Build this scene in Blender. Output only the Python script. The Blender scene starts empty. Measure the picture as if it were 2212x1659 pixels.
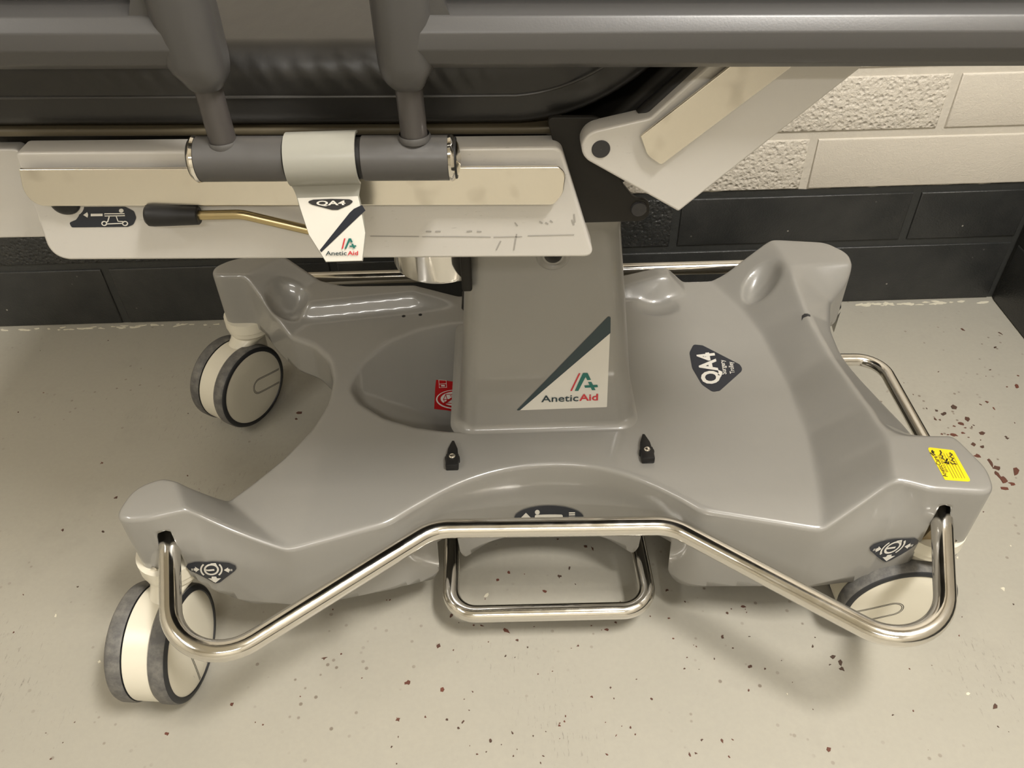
import bpy, bmesh, math, random
import numpy as np
from mathutils import Vector, Matrix
from mathutils.geometry import delaunay_2d_cdt
random.seed(7); rng = np.random.default_rng(7)
S = bpy.context.scene
COL = S.collection
PI = math.pi

# ------------------------------------------------------------------ camera
IMG_W, IMG_H, FPX = 2212.0, 1659.0, 1760.0
CAM_Z, PITCH, ROLL = 1.01, 41.5, -1.7
cd = bpy.data.cameras.new('camera'); cam = bpy.data.objects.new('camera', cd); COL.objects.link(cam)
cd.sensor_fit = 'HORIZONTAL'; cd.sensor_width = 36.0; cd.lens = 36.0 * FPX / IMG_W
cd.clip_start = 0.02
CR = Matrix.Rotation(math.radians(90 - PITCH), 3, 'X') @ Matrix.Rotation(math.radians(ROLL), 3, 'Z')
cam.matrix_world = Matrix.Translation((0, 0, CAM_Z)) @ CR.to_4x4()
S.camera = cam
CC = Vector((0, 0, CAM_Z))

# ------------------------------------------------------------------ view, world, lamps
S.view_settings.view_transform = 'Standard'; S.view_settings.look = 'None'
S.view_settings.gamma = 1.0; S.view_settings.use_curve_mapping = False
S.view_settings.exposure = 0.0
W = bpy.data.worlds.new('world'); S.world = W; W.use_nodes = True
W.node_tree.nodes['Background'].inputs[0].default_value = (1.0, 0.96, 0.9, 1)
W.node_tree.nodes['Background'].inputs[1].default_value = 0.0   # closed room, no sky

def area(name, loc, sx, sy, power, col=(1.0, 0.965, 0.915)):
    l = bpy.data.lights.new(name, 'AREA'); l.shape = 'RECTANGLE'; l.size = sx; l.size_y = sy
    l.energy = power; l.color = col
    o = bpy.data.objects.new(name, l); o.location = loc; COL.objects.link(o)
    return o
LAMPS = [((0.78, -0.10, 2.47), 0.25, 0.70, 76.0), ((-1.8, -0.5, 2.47), 0.20, 1.2, 24.0), ((0.0, -2.0, 2.47), 1.2, 0.20, 36.0)]
for nm_, (p, sx, sy, w) in zip(('ceiling_lamp_right_offscreen', 'ceiling_lamp_left_offscreen', 'ceiling_lamp_front_offscreen'), LAMPS):
    area(nm_, p, sx, sy, w)

# ------------------------------------------------------------------ pixel helpers (photo frame 2212 x 1659)
def ray(px, py):
    return CR @ Vector(((px - IMG_W / 2) / FPX, -(py - IMG_H / 2) / FPX, -1.0))
def at_z(px, py, z):
    d = ray(px, py); return CC + d * ((z - CC.z) / d.z)
def at_y(px, py, y):
    d = ray(px, py); return CC + d * ((y - CC.y) / d.y)
def at_pl(px, py, p0, n):
    d = ray(px, py); return CC + d * ((Vector(p0) - CC).dot(n) / d.dot(n))

# ------------------------------------------------------------------ materials
def mat(name, col=(0.5, 0.5, 0.5), rough=0.5, metal=0.0, spec=0.5, coat=0.0, coat_r=0.1):
    m = bpy.data.materials.new(name); m.use_nodes = True
    b = m.node_tree.nodes['Principled BSDF']
    b.inputs['Base Color'].default_value = (*col, 1); b.inputs['Roughness'].default_value = rough
    b.inputs['Metallic'].default_value = metal; b.inputs['Specular IOR Level'].default_value = spec
    b.inputs['Coat Weight'].default_value = coat; b.inputs['Coat Roughness'].default_value = coat_r
    return m
class NT:
    def __init__(s, m): s.m = m; s.t = m.node_tree; s.b = s.t.nodes['Principled BSDF']; s._c = None
    def n(s, ty, **k):
        x = s.t.nodes.new(ty)
        for a, v in k.items(): setattr(x, a, v)
        return x
    def l(s, a, b): s.t.links.new(a, b)
    def obj(s):
        if s._c is None: s._c = s.n('ShaderNodeTexCoord')
        return s._c.outputs['Object']
    def mapped(s, sc=(1, 1, 1), rot=(0, 0, 0), loc=(0, 0, 0)):
        x = s.n('ShaderNodeMapping'); s.l(s.obj(), x.inputs[0])
        x.inputs['Scale'].default_value = sc; x.inputs['Rotation'].default_value = rot; x.inputs['Location'].default_value = loc
        return x.outputs[0]
    def noise(s, scale, det=4, rough=0.55, vec=None):
        x = s.n('ShaderNodeTexNoise'); x.inputs['Scale'].default_value = scale; x.inputs['Detail'].default_value = det
        x.inputs['Roughness'].default_value = rough; s.l(vec or s.obj(), x.inputs['Vector']); return x.outputs[0]
    def voro(s, scale, vec=None, feat='F1', out='Distance'):
        x = s.n('ShaderNodeTexVoronoi', feature=feat); x.inputs['Scale'].default_value = scale
        s.l(vec or s.obj(), x.inputs['Vector']); return x.outputs[out]
    def ramp(s, f, a, b, lo=0.0, hi=1.0):
        x = s.n('ShaderNodeMapRange'); x.clamp = True
        x.inputs[1].default_value = a; x.inputs[2].default_value = b; x.inputs[3].default_value = lo; x.inputs[4].default_value = hi
        s.l(f, x.inputs[0]); return x.outputs[0]
    def math(s, op, a, b=None):
        x = s.n('ShaderNodeMath', operation=op)
        for i, v in enumerate((a, b)):
            if v is None: continue
            if isinstance(v, (int, float)): x.inputs[i].default_value = v
            else: s.l(v, x.inputs[i])
        return x.outputs[0]
    def mix(s, f, a, b, blend='MIX'):
        x = s.n('ShaderNodeMix', data_type='RGBA', blend_type=blend)
        if isinstance(f, (int, float)): x.inputs[0].default_value = f
        else: s.l(f, x.inputs[0])
        for i, v in ((6, a), (7, b)):
            if isinstance(v, tuple): x.inputs[i].default_value = (*v, 1)
            else: s.l(v, x.inputs[i])
        return x.outputs[2]
    def sep(s): 
        x = s.n('ShaderNodeSeparateXYZ'); s.l(s.obj(), x.inputs[0]); return x.outputs
    def col(s, c): s.l(c, s.b.inputs['Base Color'])
    def rough(s, f): s.l(f, s.b.inputs['Roughness'])
    def bump(s, h, strength=0.3, dist=0.002):
        x = s.n('ShaderNodeBump'); x.inputs['Strength'].default_value = strength; x.inputs['Distance'].default_value = dist
        s.l(h, x.inputs['Height']); s.l(x.outputs[0], s.b.inputs['Normal'])

M = {}
# moulded grey plastic of the base cover
M['shell'] = mat('grey_moulded_plastic', (0.24, 0.231, 0.21), 0.33, 0, 0.5, 0.6, 0.08)
g = NT(M['shell']); nz = g.noise(900, 2); g.bump(nz, 0.05, 0.0004)
g.col(g.mix(g.ramp(g.noise(5, 5), .35, .75), (0.243, 0.234, 0.212), (0.226, 0.218, 0.199)))
M['silver'] = mat('silver_painted_panel', (0.53, 0.51, 0.475), 0.38, 0.15, 0.5)
g = NT(M['silver'])
sc = g.noise(18, 6, .7, g.mapped((6, 1, 30))); sm = g.noise(40, 5, .7)
dirt = g.math('MULTIPLY', g.ramp(sc, .62, .72), g.ramp(g.noise(9, 3), .5, .65))
g.col(g.mix(dirt, (0.53, 0.51, 0.475), (0.22, 0.205, 0.18))); g.bump(g.noise(1200, 2), .05, .0004)
M['steel'] = mat('polished_stainless_tube', (0.74, 0.715, 0.665), 0.13, 1.0)
g = NT(M['steel']); g.rough(g.ramp(g.noise(60, 4), .3, .8, .09, .2))
M['strip'] = mat('brushed_stained_stainless', (0.60, 0.56, 0.47), 0.36, 1.0)
g = NT(M['strip'])
g.col(g.mix(g.ramp(g.noise(40, 1.5, .5), .58, .85, 0, .5), g.mix(g.ramp(g.noise(6, 2), .3, .7), (0.80, 0.76, 0.68), (0.74, 0.69, 0.60)), (0.20, 0.17, 0.13)))
g.rough(g.ramp(g.noise(12, 1), .2, .8, .22, .28))
M['chrome'] = mat('chrome_cap', (0.75, 0.72, 0.66), 0.08, 1.0)
M['brass'] = mat('gold_lacquered_rod', (0.46, 0.37, 0.20), 0.28, 1.0)
M['rail'] = mat('dark_grey_moulded_rail', (0.050, 0.048, 0.046), 0.38, 0, 0.5)
g = NT(M['rail']); g.bump(g.noise(700, 2), .08, .0005)
M['sleeve'] = mat('dark_grey_sleeve', (0.058, 0.055, 0.052), 0.40, 0, 0.5)
g = NT(M['sleeve']); g.rough(g.ramp(g.noise(50, 4), .3, .7, .3, .55))
M['stem'] = mat('dark_post_stem', (0.05, 0.045, 0.042), 0.33, 0, 0.5)
M['clip'] = mat('pale_grey_clip', (0.25, 0.245, 0.212), 0.28, 0, 0.5)
M['black'] = mat('black_plastic', (0.009, 0.0085, 0.008), 0.45, 0, 0.35)
M['blackmetal'] = mat('black_coated_steel', (0.011, 0.0095, 0.007), 0.6, 0, 0.3)
M['cap'] = mat('dark_grey_bolt_cap', (0.022, 0.021, 0.022), 0.5)
M['vinyl'] = mat('black_vinyl_cover', (0.010, 0.0092, 0.008), 0.42, 0, 0.55)
g = NT(M['vinyl'])
wr = g.noise(6, 3, .5, g.mapped((3.0, 1, 2.2), (0, 0.7, 0))); g.bump(g.math('ADD', wr, g.math('MULTIPLY', g.noise(500, 2), .02)), .12, .02)
M['piping'] = mat('black_piping', (0.03, 0.028, 0.025), 0.4)
M['foam'] = mat('tan_edge_board', (0.08, 0.064, 0.036), 0.6)
M['cream'] = mat('cream_caster_plastic', (0.66, 0.62, 0.51), 0.30, 0, 0.5)
M['tyre'] = mat('grey_rubber_tyre', (0.10, 0.096, 0.09), 0.6)
g = NT(M['tyre']); g.col(g.mix(g.ramp(g.noise(45, 5, .7), .4, .7), (0.085, 0.082, 0.078), (0.19, 0.18, 0.16)))
M['tyredark'] = mat('dark_tyre_edge', (0.017, 0.018, 0.02), 0.5)
M['hubface'] = mat('cream_hub_face', (0.66, 0.62, 0.51), 0.4)
g = NT(M['hubface'])
hs = g.math('MULTIPLY', g.ramp(g.noise(30, 4, .7, g.mapped((1, 1, .35))), .66, .7), g.ramp(g.noise(14, 2), .5, .6))
g.col(g.mix(hs, (0.66, 0.62, 0.51), (0.13, 0.11, 0.08)))
M['line'] = mat('dark_print_line', (0.05, 0.045, 0.04), 0.6)
M['white'] = mat('white_print', (0.63, 0.61, 0.555), 0.4)
M['navy'] = mat('navy_print', (0.012, 0.015, 0.024), 0.35)
M['teal'] = mat('dark_teal_print', (0.018, 0.036, 0.042), 0.35)
M['green'] = mat('green_print', (0.01, 0.13, 0.105), 0.4)
M['red'] = mat('red_print', (0.50, 0.03, 0.04), 0.4)
M['redsign'] = mat('red_sticker', (0.38, 0.008, 0.010), 0.35)
M['yellow'] = mat('yellow_sticker', (0.80, 0.62, 0.008), 0.4)
M['ink'] = mat('black_ink', (0.03, 0.025, 0.01), 0.5)
M['brownink'] = mat('dull_line_print', (0.32, 0.25, 0.02), 0.5)
M['scuff'] = mat('grey_scuff', (0.30, 0.285, 0.26), 0.6)
M['tan'] = mat('tan_bracket', (0.30, 0.23, 0.13), 0.6)

# ------------------------------------------------------------------ mesh helpers
def mesh_obj(name, verts, faces, m, parent=None, smooth=True, angle=40):
    me = bpy.data.meshes.new(name); me.from_pydata([tuple(v) for v in verts], [], faces); me.update()
    return link(name, me, m, parent, smooth, angle)
def link(name, me, m, parent=None, smooth=True, angle=40):
    if m is not None:
        for x in (m if isinstance(m, (list, tuple)) else [m]): me.materials.append(x)
    if smooth:
        me.polygons.foreach_set('use_smooth', [True] * len(me.polygons))
        try: me.set_sharp_from_angle(angle=math.radians(angle))
        except Exception: pass
    o = bpy.data.objects.new(name, me); COL.objects.link(o)
    if parent is not None: attach(o, parent)
    return o
def attach(o, parent):
    o.parent = parent
    root = parent
    chain = []
    while root is not None: chain.append(root); root = root.parent
    Mw = Matrix.Identity(4)
    for q in reversed(chain): Mw = Mw @ q.matrix_parent_inverse @ q.matrix_basis
    o.matrix_parent_inverse = Mw.inverted()
def tag(o, label=None, cat=None, group=None, kind=None):
    if label: o['label'] = label
    if cat: o['category'] = cat
    if group: o['group'] = group
    if kind: o['kind'] = kind
    return o
def empty(name, loc):
    o = bpy.data.objects.new(name, None); o.location = loc; o.empty_display_size = .1; COL.objects.link(o); return o
def bm_obj(name, bm, m, parent=None, smooth=True, angle=40):
    bmesh.ops.recalc_face_normals(bm, faces=bm.faces)
    me = bpy.data.meshes.new(name); bm.to_mesh(me); bm.free(); return link(name, me, m, parent, smooth, angle)
def bevel_all(bm, w, seg=3, minang=25):
    es = [e for e in bm.edges if len(e.link_faces) == 2 and math.degrees(e.calc_face_angle(0)) > minang]
    if es: bmesh.ops.bevel(bm, geom=es, offset=w, segments=seg, profile=.5, affect='EDGES', clamp_overlap=True)
def box_bm(x0, x1, y0, y1, z0, z1, bev=0, seg=3):
    bm = bmesh.new(); bmesh.ops.create_cube(bm, size=1)
    for v in bm.verts: v.co = Vector(((x0 + x1) / 2 + v.co.x * (x1 - x0), (y0 + y1) / 2 + v.co.y * (y1 - y0), (z0 + z1) / 2 + v.co.z * (z1 - z0)))
    if bev: bevel_all(bm, bev, seg)
    return bm
def fillet_poly(pts, seg=8):
    """closed polygon of (x, y, r) -> list of (x, y) with arc-like corners"""
    n = len(pts); out = []
    for i in range(n):
        p0, p1, p2 = pts[i - 1], pts[i], pts[(i + 1) % n]
        a = Vector((p0[0] - p1[0], p0[1] - p1[1])); b = Vector((p2[0] - p1[0], p2[1] - p1[1])); c = Vector(p1[:2])
        r = p1[2] if len(p1) > 2 else 0
        la, lb = a.length, b.length
        if r <= 0 or la < 1e-6 or lb < 1e-6: out.append(tuple(c)); continue
        a.normalize(); b.normalize(); ang = a.angle(b)
        if ang > PI - .02: out.append(tuple(c)); continue
        t = min(r / math.tan(ang / 2), la * .49, lb * .49)
        A = c + a * t; B = c + b * t
        for k in range(seg + 1):
            u = k / seg; out.append(tuple((1 - u) ** 2 * A + 2 * u * (1 - u) * (c * .82 + (A + B) * .09) + u * u * B) if True else 0)
    return out
def prism(name, poly, axis_map, d0, d1, m, parent=None, bev=0.0, seg=2):
    """extrude a 2D polygon; axis_map(u, v, d) -> point"""
    bm = bmesh.new()
    a = [bm.verts.new(axis_map(u, v, d0)) for u, v in poly]; b = [bm.verts.new(axis_map(u, v, d1)) for u, v in poly]
    n = len(poly)
    bm.faces.new(a); bm.faces.new(list(reversed(b)))
    for i in range(n): bm.faces.new([a[i], b[i], b[(i + 1) % n], a[(i + 1) % n]])
    bmesh.ops.recalc_face_normals(bm, faces=bm.faces)
    if bev:
        es = [e for e in bm.edges if len(e.link_faces) == 2 and (len(e.link_faces[0].verts) == n) != (len(e.link_faces[1].verts) == n)]
        bmesh.ops.bevel(bm, geom=es, offset=bev, segments=seg, profile=.5, affect='EDGES', clamp_overlap=True)
    o = bm_obj(name, bm, m, parent, True, 35)
    for p in o.data.polygons:
        if len(p.vertices) > 6: p.use_smooth = False
    return o
XZ = lambda u, v, d: (u, d, v)
def round_path(pts, seg=10):
    """open path of (x,y,z,r) -> list of Vectors with rounded bends"""
    out = []; n = len(pts)
    for i, p in enumerate(pts):
        c = Vector(p[:3]); r = p[3] if len(p) > 3 else 0
        if i in (0, n - 1) or r <= 0: out.append(c); continue
        a = Vector(pts[i - 1][:3]) - c; b = Vector(pts[i + 1][:3]) - c; la, lb = a.length, b.length
        a.normalize(); b.normalize(); ang = a.angle(b)
        if ang > PI - .01: out.append(c); continue
        t = min(r / math.tan(ang / 2), la * .48, lb * .48); rr = t * math.tan(ang / 2)
        cen = c + (a + b).normalized() * (rr / math.sin(ang / 2))
        A = c + a * t - cen; B = c + b * t - cen; th = A.angle(B); ax = A.cross(B).normalized()
        for k in range(seg + 1): out.append(cen + Matrix.Rotation(th * k / seg, 3, ax) @ A)
    return out
def tube(name, pts, r, m, parent=None, sides=24, seg=12, caps=True):
    P = round_path(pts, seg); V = []; F = []
    t0 = (P[1] - P[0]).normalized(); up = Vector((0, 0, 1)) if abs(t0.z) < .9 else Vector((1, 0, 0))
    nrm = (up - t0 * up.dot(t0)).normalized()
    for i, p in enumerate(P):
        if i == 0: t = (P[1] - P[0])
        elif i == len(P) - 1: t = P[-1] - P[-2]
        else: t = (P[i + 1] - p).normalized() + (p - P[i - 1]).normalized()
        t.normalize(); nrm = (nrm - t * nrm.dot(t)).normalized(); bn = t.cross(nrm)
        rr = r(i / (len(P) - 1)) if callable(r) else r
        for k in range(sides):
            a = 2 * PI * k / sides; V.append(p + (nrm * math.cos(a) + bn * math.sin(a)) * rr)
    for i in range(len(P) - 1):
        for k in range(sides):
            k2 = (k + 1) % sides; F.append((i * sides + k, i * sides + k2, (i + 1) * sides + k2, (i + 1) * sides + k))
    if caps: F.append(tuple(reversed(range(sides)))); F.append(tuple(range((len(P) - 1) * sides, len(P) * sides)))
    return mesh_obj(name, V, F, m, parent)
def lathe(name, prof, origin, axis, m, parent=None, sides=48, mats=None, angle=35, closed=False):
    """prof: list of (r, h) along axis; optional mats index per profile segment"""
    ax = Vector(axis).normalized(); o = Vector(origin)
    u = (Vector((0, 0, 1)) if abs(ax.z) < .9 else Vector((1, 0, 0))); u = (u - ax * u.dot(ax)).normalized(); w = ax.cross(u)
    V = []; F = []; mi = []
    for r, h in prof:
        for k in range(sides):
            a = 2 * PI * k / sides; V.append(o + ax * h + (u * math.cos(a) + w * math.sin(a)) * max(r, 1e-5))
    n = len(prof)
    for i in range(n - 1 + (1 if closed else 0)):
        j = (i + 1) % n
        for k in range(sides):
            k2 = (k + 1) % sides; F.append((i * sides + k, i * sides + k2, j * sides + k2, j * sides + k)); mi.append(mats[i] if mats else 0)
    ob = mesh_obj(name, V, F, m, parent, True, angle)
    if mats: ob.data.polygons.foreach_set('material_index', mi)
    return ob
def loft(name, rings, m, parent=None, cap=True, angle=40):
    V = []; F = []; n = len(rings[0])
    for r in rings: V += [Vector(p) for p in r]
    for i in range(len(rings) - 1):
        for k in range(n):
            k2 = (k + 1) % n; F.append((i * n + k, i * n + k2, (i + 1) * n + k2, (i + 1) * n + k))
    if cap: F.append(tuple(reversed(range(n)))); F.append(tuple(range((len(rings) - 1) * n, len(rings) * n)))
    bm = bmesh.new(); vs = [bm.verts.new(v) for v in V]
    for f in F: bm.faces.new([vs[i] for i in f])
    return bm_obj(name, bm, m, parent, True, angle)
def rrect(cx, cy, hx, hy, r, seg=8):
    out = []
    for sx, sy, a0 in ((1, 1, 0), (-1, 1, PI / 2), (-1, -1, PI), (1, -1, 3 * PI / 2)):
        for k in range(seg + 1):
            a = a0 + PI / 2 * k / seg; out.append((cx + sx * (hx - r) + r * math.cos(a), cy + sy * (hy - r) + r * math.sin(a)))
    return out

# ---- flat print: polygons and lettering laid on a plane
class Plane:
    def __init__(s, p0, n): s.p = Vector(p0); s.n = Vector(n).normalized(); s.lay = 0.0004
    def px(s, x, y): return at_pl(x, y, s.p, s.n)
def decal(name, plane, pixels, m, parent, lift=1, thick=0.0003, fil=None):
    P = [plane.px(x, y) for x, y in pixels]
    return decal3(name, plane, P, m, parent, lift, thick)
def decal3(name, plane, P, m, parent, lift=1, thick=0.0003):
    off = plane.n * (plane.lay * lift)
    bm = bmesh.new(); a = [bm.verts.new(p + off) for p in P]; f = bm.faces.new(a)
    f.normal_update()
    if f.normal.dot(plane.n) < 0: f.normal_flip()
    b = [bm.verts.new(p + off - plane.n * thick) for p in P]
    for i in range(len(P)):
        bm.faces.new([a[i], a[(i + 1) % len(P)], b[(i + 1) % len(P)], b[i]])
    me = bpy.data.meshes.new(name); bm.to_mesh(me); bm.free()
    return link(name, me, m, parent, False)
def px_fillet(pts, seg=6): return fillet_poly(pts, seg)
def text_mesh(string, bold=0.0, shear=0.0):
    cu = bpy.data.curves.new('lettering', 'FONT'); cu.body = string; cu.size = 1.0; cu.offset = bold; cu.shear = shear; cu.resolution_u = 3
    ob = bpy.data.objects.new('lettering', cu); COL.objects.link(ob)
    dg = bpy.context.evaluated_depsgraph_get(); me = bpy.data.meshes.new_from_object(ob.evaluated_get(dg))
    bpy.data.objects.remove(ob); bpy.data.curves.remove(cu); me.materials.clear()
    return me
def lettering(name, string, plane, o_px, r_px, u_px, m, parent, lift=2, bold=0.0, shear=0.0):
    """o_px baseline start, r_px baseline end, u_px top of capitals above the start"""
    O, R, U = plane.px(*o_px), plane.px(*r_px), plane.px(*u_px)
    me = text_mesh(string, bold, shear)
    co = np.empty(len(me.vertices) * 3); me.vertices.foreach_get('co', co); co = co.reshape(-1, 3)
    x0, x1 = co[:, 0].min(), co[:, 0].max(); cap = 0.69
    ex = (R - O) / (x1 - x0); ey = (U - O) / cap; off = plane.n * plane.lay * lift
    for v, c in zip(me.vertices, co): v.co = O + ex * (c[0] - x0) + ey * c[1] + off
    o = link(name, me, m, parent, False)
    me.update()
    if len(me.polygons) and me.polygons[0].normal.dot(plane.n) < 0: me.flip_normals()
    return o
def strokes(name, plane, paths, w, m, parent, lift=2, closed=False):
    """thin printed lines given in pixels; w in metres"""
    bm = bmesh.new(); off = plane.n * plane.lay * lift
    for pth in paths:
        P = [plane.px(*p) for p in pth]
        cl = closed
        n = len(P); L = []; R = []
        for i in range(n):
            a = P[i - 1] if (i > 0 or cl) else P[i]; b = P[(i + 1) % n] if (i < n - 1 or cl) else P[i]
            t = (b - a).normalized(); s = plane.n.cross(t) * (w / 2)
            L.append(bm.verts.new(P[i] + s + off)); R.append(bm.verts.new(P[i] - s + off))
        for i in range(n if cl else n - 1):
            j = (i + 1) % n; bm.faces.new([L[i], R[i], R[j], L[j]])
    me = bpy.data.meshes.new(name); bm.to_mesh(me); bm.free(); o = link(name, me, m, parent, False)
    return o
def ring_px(cx, cy, rx, ry, n=32, a0=0, a1=2 * PI, rot=0):
    return [(cx + rx * math.cos(a) * math.cos(rot) - ry * math.sin(a) * math.sin(rot), cy + rx * math.cos(a) * math.sin(rot) + ry * math.sin(a) * math.cos(rot)) for a in [a0 + (a1 - a0) * k / n for k in range(n + 1)]]

# ------------------------------------------------------------------ the setting
WALL_Y, WALL_X = 1.371, 1.004
X0, Y0, CEIL = -2.6, -2.8, 2.5
M['floor'] = mat('painted_concrete_floor', (0.36, 0.34, 0.29), 0.45, 0, 0.4)
g = NT(M['floor'])
big = g.noise(1.6, 5, .6); mid = g.noise(9, 6, .65); fine = g.noise(140, 3)
c1 = g.mix(g.ramp(big, .3, .7), (0.375, 0.352, 0.292), (0.335, 0.318, 0.268))
c2 = g.mix(g.ramp(mid, .55, .8, 0, .5), c1, (0.29, 0.272, 0.225))
streak = g.math('MULTIPLY', g.ramp(g.noise(60, 3, .7, g.mapped((4.5, .9, 1))), .60, .70), g.ramp(g.noise(3.0, 3), .50, .66))
c3 = g.mix(g.math('MULTIPLY', streak, .8), c2, (0.16, 0.145, 0.12))
vd = g.voro(55); spk = g.math('MULTIPLY', g.ramp(vd, .10, .16, 1, 0), g.ramp(g.noise(4.5, 3), .5, .6))
c4 = g.mix(g.math('MULTIPLY', spk, .75), c3, (0.12, 0.085, 0.06))
g.col(g.mix(g.ramp(fine, .35, .65, 0, .10), c4, (0.25, 0.235, 0.2)))
g.rough(g.ramp(mid, .3, .7, .36, .55)); g.bump(g.math('ADD', mid, g.math('MULTIPLY', fine, .3)), .12, .002)

def wall_mat(name, white, roughness):
    m = mat(name, (0.7, 0.66, 0.56) if white else (0.02, 0.021, 0.02), .5 if white else .33, 0, .5)
    g = NT(m)
    lump = g.noise(95 if roughness else 60, 3, .6); pit = g.voro(120); fin = g.noise(420, 3)
    h = g.math('ADD', g.math('MULTIPLY', lump, 1.0 if roughness else .25), g.math('ADD', g.math('MULTIPLY', g.ramp(pit, 0, .5), .5 if roughness else .05), g.math('MULTIPLY', fin, .12 if roughness else .5)))
    g.bump(h, .8 if roughness else .5, .005 if roughness else .003)
    if white: g.col(g.mix(g.ramp(g.noise(5, 4), .3, .7), (0.60, 0.555, 0.475), (0.56, 0.515, 0.44)))
    else:
        fl = g.math('MULTIPLY', g.ramp(g.voro(42), .05, .09, 1, 0), g.ramp(g.noise(6, 2), .56, .62))
        g.col(g.mix(fl, g.mix(g.ramp(g.noise(14, 4), .35, .7), (0.019, 0.020, 0.0195), (0.032, 0.032, 0.030)), (0.42, 0.40, 0.34)))
    return m
M['bw_r'] = wall_mat('white_painted_rough_block', True, True); M['bw_s'] = wall_mat('white_painted_smooth_block', True, False)
M['bk_r'] = wall_mat('black_painted_rough_block', False, True); M['bk_s'] = wall_mat('black_painted_smooth_block', False, False)
PAINT_Z = 0.258
M['mortar'] = mat('painted_mortar', (0.6, 0.57, 0.48), .5)
g = NT(M['mortar']); zz = g.math('ADD', g.sep()[2], g.math('MULTIPLY', g.noise(22, 4), .010))
g.col(g.mix(g.ramp(zz, PAINT_Z + .009, PAINT_Z + .0105), (0.028, 0.029, 0.027), (0.56, 0.52, 0.445))); g.bump(g.noise(60, 4), .6, .003)
M['plain_white'] = mat('white_emulsion', (0.62, 0.585, 0.50), .6); g = NT(M['plain_white']); g.bump(g.noise(40, 3), .2, .002)

fl = bm_obj('floor', box_bm(X0, WALL_X + .1, Y0, WALL_Y + .1, -.05, 0), M['floor']); tag(fl, kind='structure')
fl['label'] = 'grey painted concrete floor with chips and scuffs'
ce = bm_obj('ceiling', box_bm(X0, WALL_X + .1, Y0, WALL_Y + .1, CEIL, CEIL + .05), M['plain_white']); tag(ce, kind='structure')
wb = bm_obj('wall_back', box_bm(X0, WALL_X + .1, WALL_Y, WALL_Y + .1, 0, CEIL), M['mortar']); tag(wb, 'painted block wall, black at the foot and white above', kind='structure')
wr_ = bm_obj('wall_right', box_bm(WALL_X, WALL_X + .1, Y0, WALL_Y, 0, CEIL), M['mortar']); tag(wr_, 'painted block side wall meeting the corner', kind='structure')
wl = bm_obj('wall_left', box_bm(X0 - .1, X0, Y0, WALL_Y + .1, 0, CEIL), M['plain_white']); tag(wl, kind='structure')
wf = bm_obj('wall_front', box_bm(X0 - .1, WALL_X + .1, Y0 - .1, Y0, 0, CEIL), M['plain_white']); tag(wf, kind='structure')

ROWS = [0.0, .140, .256, .368, .479]
while ROWS[-1] < CEIL - .12: ROWS.append(ROWS[-1] + .112)
JOINT = .015
def block_mesh(w, h, mt, key, cache={}):
    k = (round(w, 4), round(h, 4), key)
    if k not in cache:
        bm = box_bm(-w / 2, w / 2, -.0035, .004, -h / 2, h / 2)
        es = [e for e in bm.edges if all(abs(v.co.y + .0035) < 1e-6 for v in e.verts)]
        bmesh.ops.bevel(bm, geom=es, offset=.0034, segments=3, profile=.5, affect='EDGES')
        bmesh.ops.recalc_face_normals(bm, faces=bm.faces)
        me = bpy.data.meshes.new('block'); bm.to_mesh(me); bm.free(); me.materials.append(mt)
        me.polygons.foreach_set('use_smooth', [True] * len(me.polygons)); me.set_sharp_from_angle(angle=.9); cache[k] = me
    return cache[k]
def lay_blocks(wall, along_x, start, end, fixed):
    for r in range(len(ROWS) - 1):
        z0, z1 = ROWS[r] + JOINT / 2, ROWS[r + 1] - JOINT / 2
        if r == 0: z0 = 0.0005
        off = (.323 if r % 2 else .553) if along_x else (1.15 if r % 2 else .925)
        k = math.ceil((start - off) / .45)
        edges = [start] + [off + .45 * i for i in range(k, k + 30) if start + .03 < off + .45 * i < end - .03] + [end]
        for i in range(len(edges) - 1):
            a, b = edges[i] + JOINT / 2, edges[i + 1] - JOINT / 2
            if along_x and b < -1.6 or not along_x and b < -.6: continue
            white = r >= 2
            mid = (a + b) / 2
            rough = (r == 3 and .3 < mid < .7) or (r == 2 and mid < .5) or (r == 1 and mid < .32) or (r > 3 and (r * 7 + i * 3) % 5 < 2)
            key = ('bw' if white else 'bk') + ('_r' if rough else '_s')
            o = bpy.data.objects.new('block', block_mesh(b - a, z1 - z0, M[key], key)); COL.objects.link(o)
            if along_x: o.location = (mid, fixed, (z0 + z1) / 2)
            else: o.location = (fixed, mid, (z0 + z1) / 2); o.rotation_euler = (0, 0, -PI / 2)
            o.parent = wall
lay_blocks(wb, True, X0, WALL_X - .004, WALL_Y)
lay_blocks(wr_, False, Y0, WALL_Y - .004, WALL_X)

M['lamp'] = mat('lamp_diffuser', (0.9, 0.88, 0.8), .5)
for i, (p, sx, sy, w) in enumerate(LAMPS):
    t = empty('ceiling_light', (p[0], p[1], CEIL))
    tag(t, ('slim ceiling batten light running along the block side wall', 'short ceiling batten light running along the plain left wall', 'slim ceiling batten light running along the plain front wall')[i], 'light', 'ceiling battens')
    bm_obj('lamp_body', box_bm(p[0] - sx / 2 - .02, p[0] + sx / 2 + .02, p[1] - sy / 2 - .02, p[1] + sy / 2 + .02, CEIL - .022, CEIL, .004), M['plain_white'], t)
    bm_obj('diffuser', box_bm(p[0] - sx / 2, p[0] + sx / 2, p[1] - sy / 2, p[1] + sy / 2, CEIL - .026, CEIL - .021, .002), M['lamp'], t)

# ------------------------------------------------------------------ the trolley
T = empty('surgery_trolley', (.045, .89, 0))
tag(T, 'grey wheeled surgery trolley with moulded base cover, steel bumper bars and side rails', 'trolley')

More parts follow.
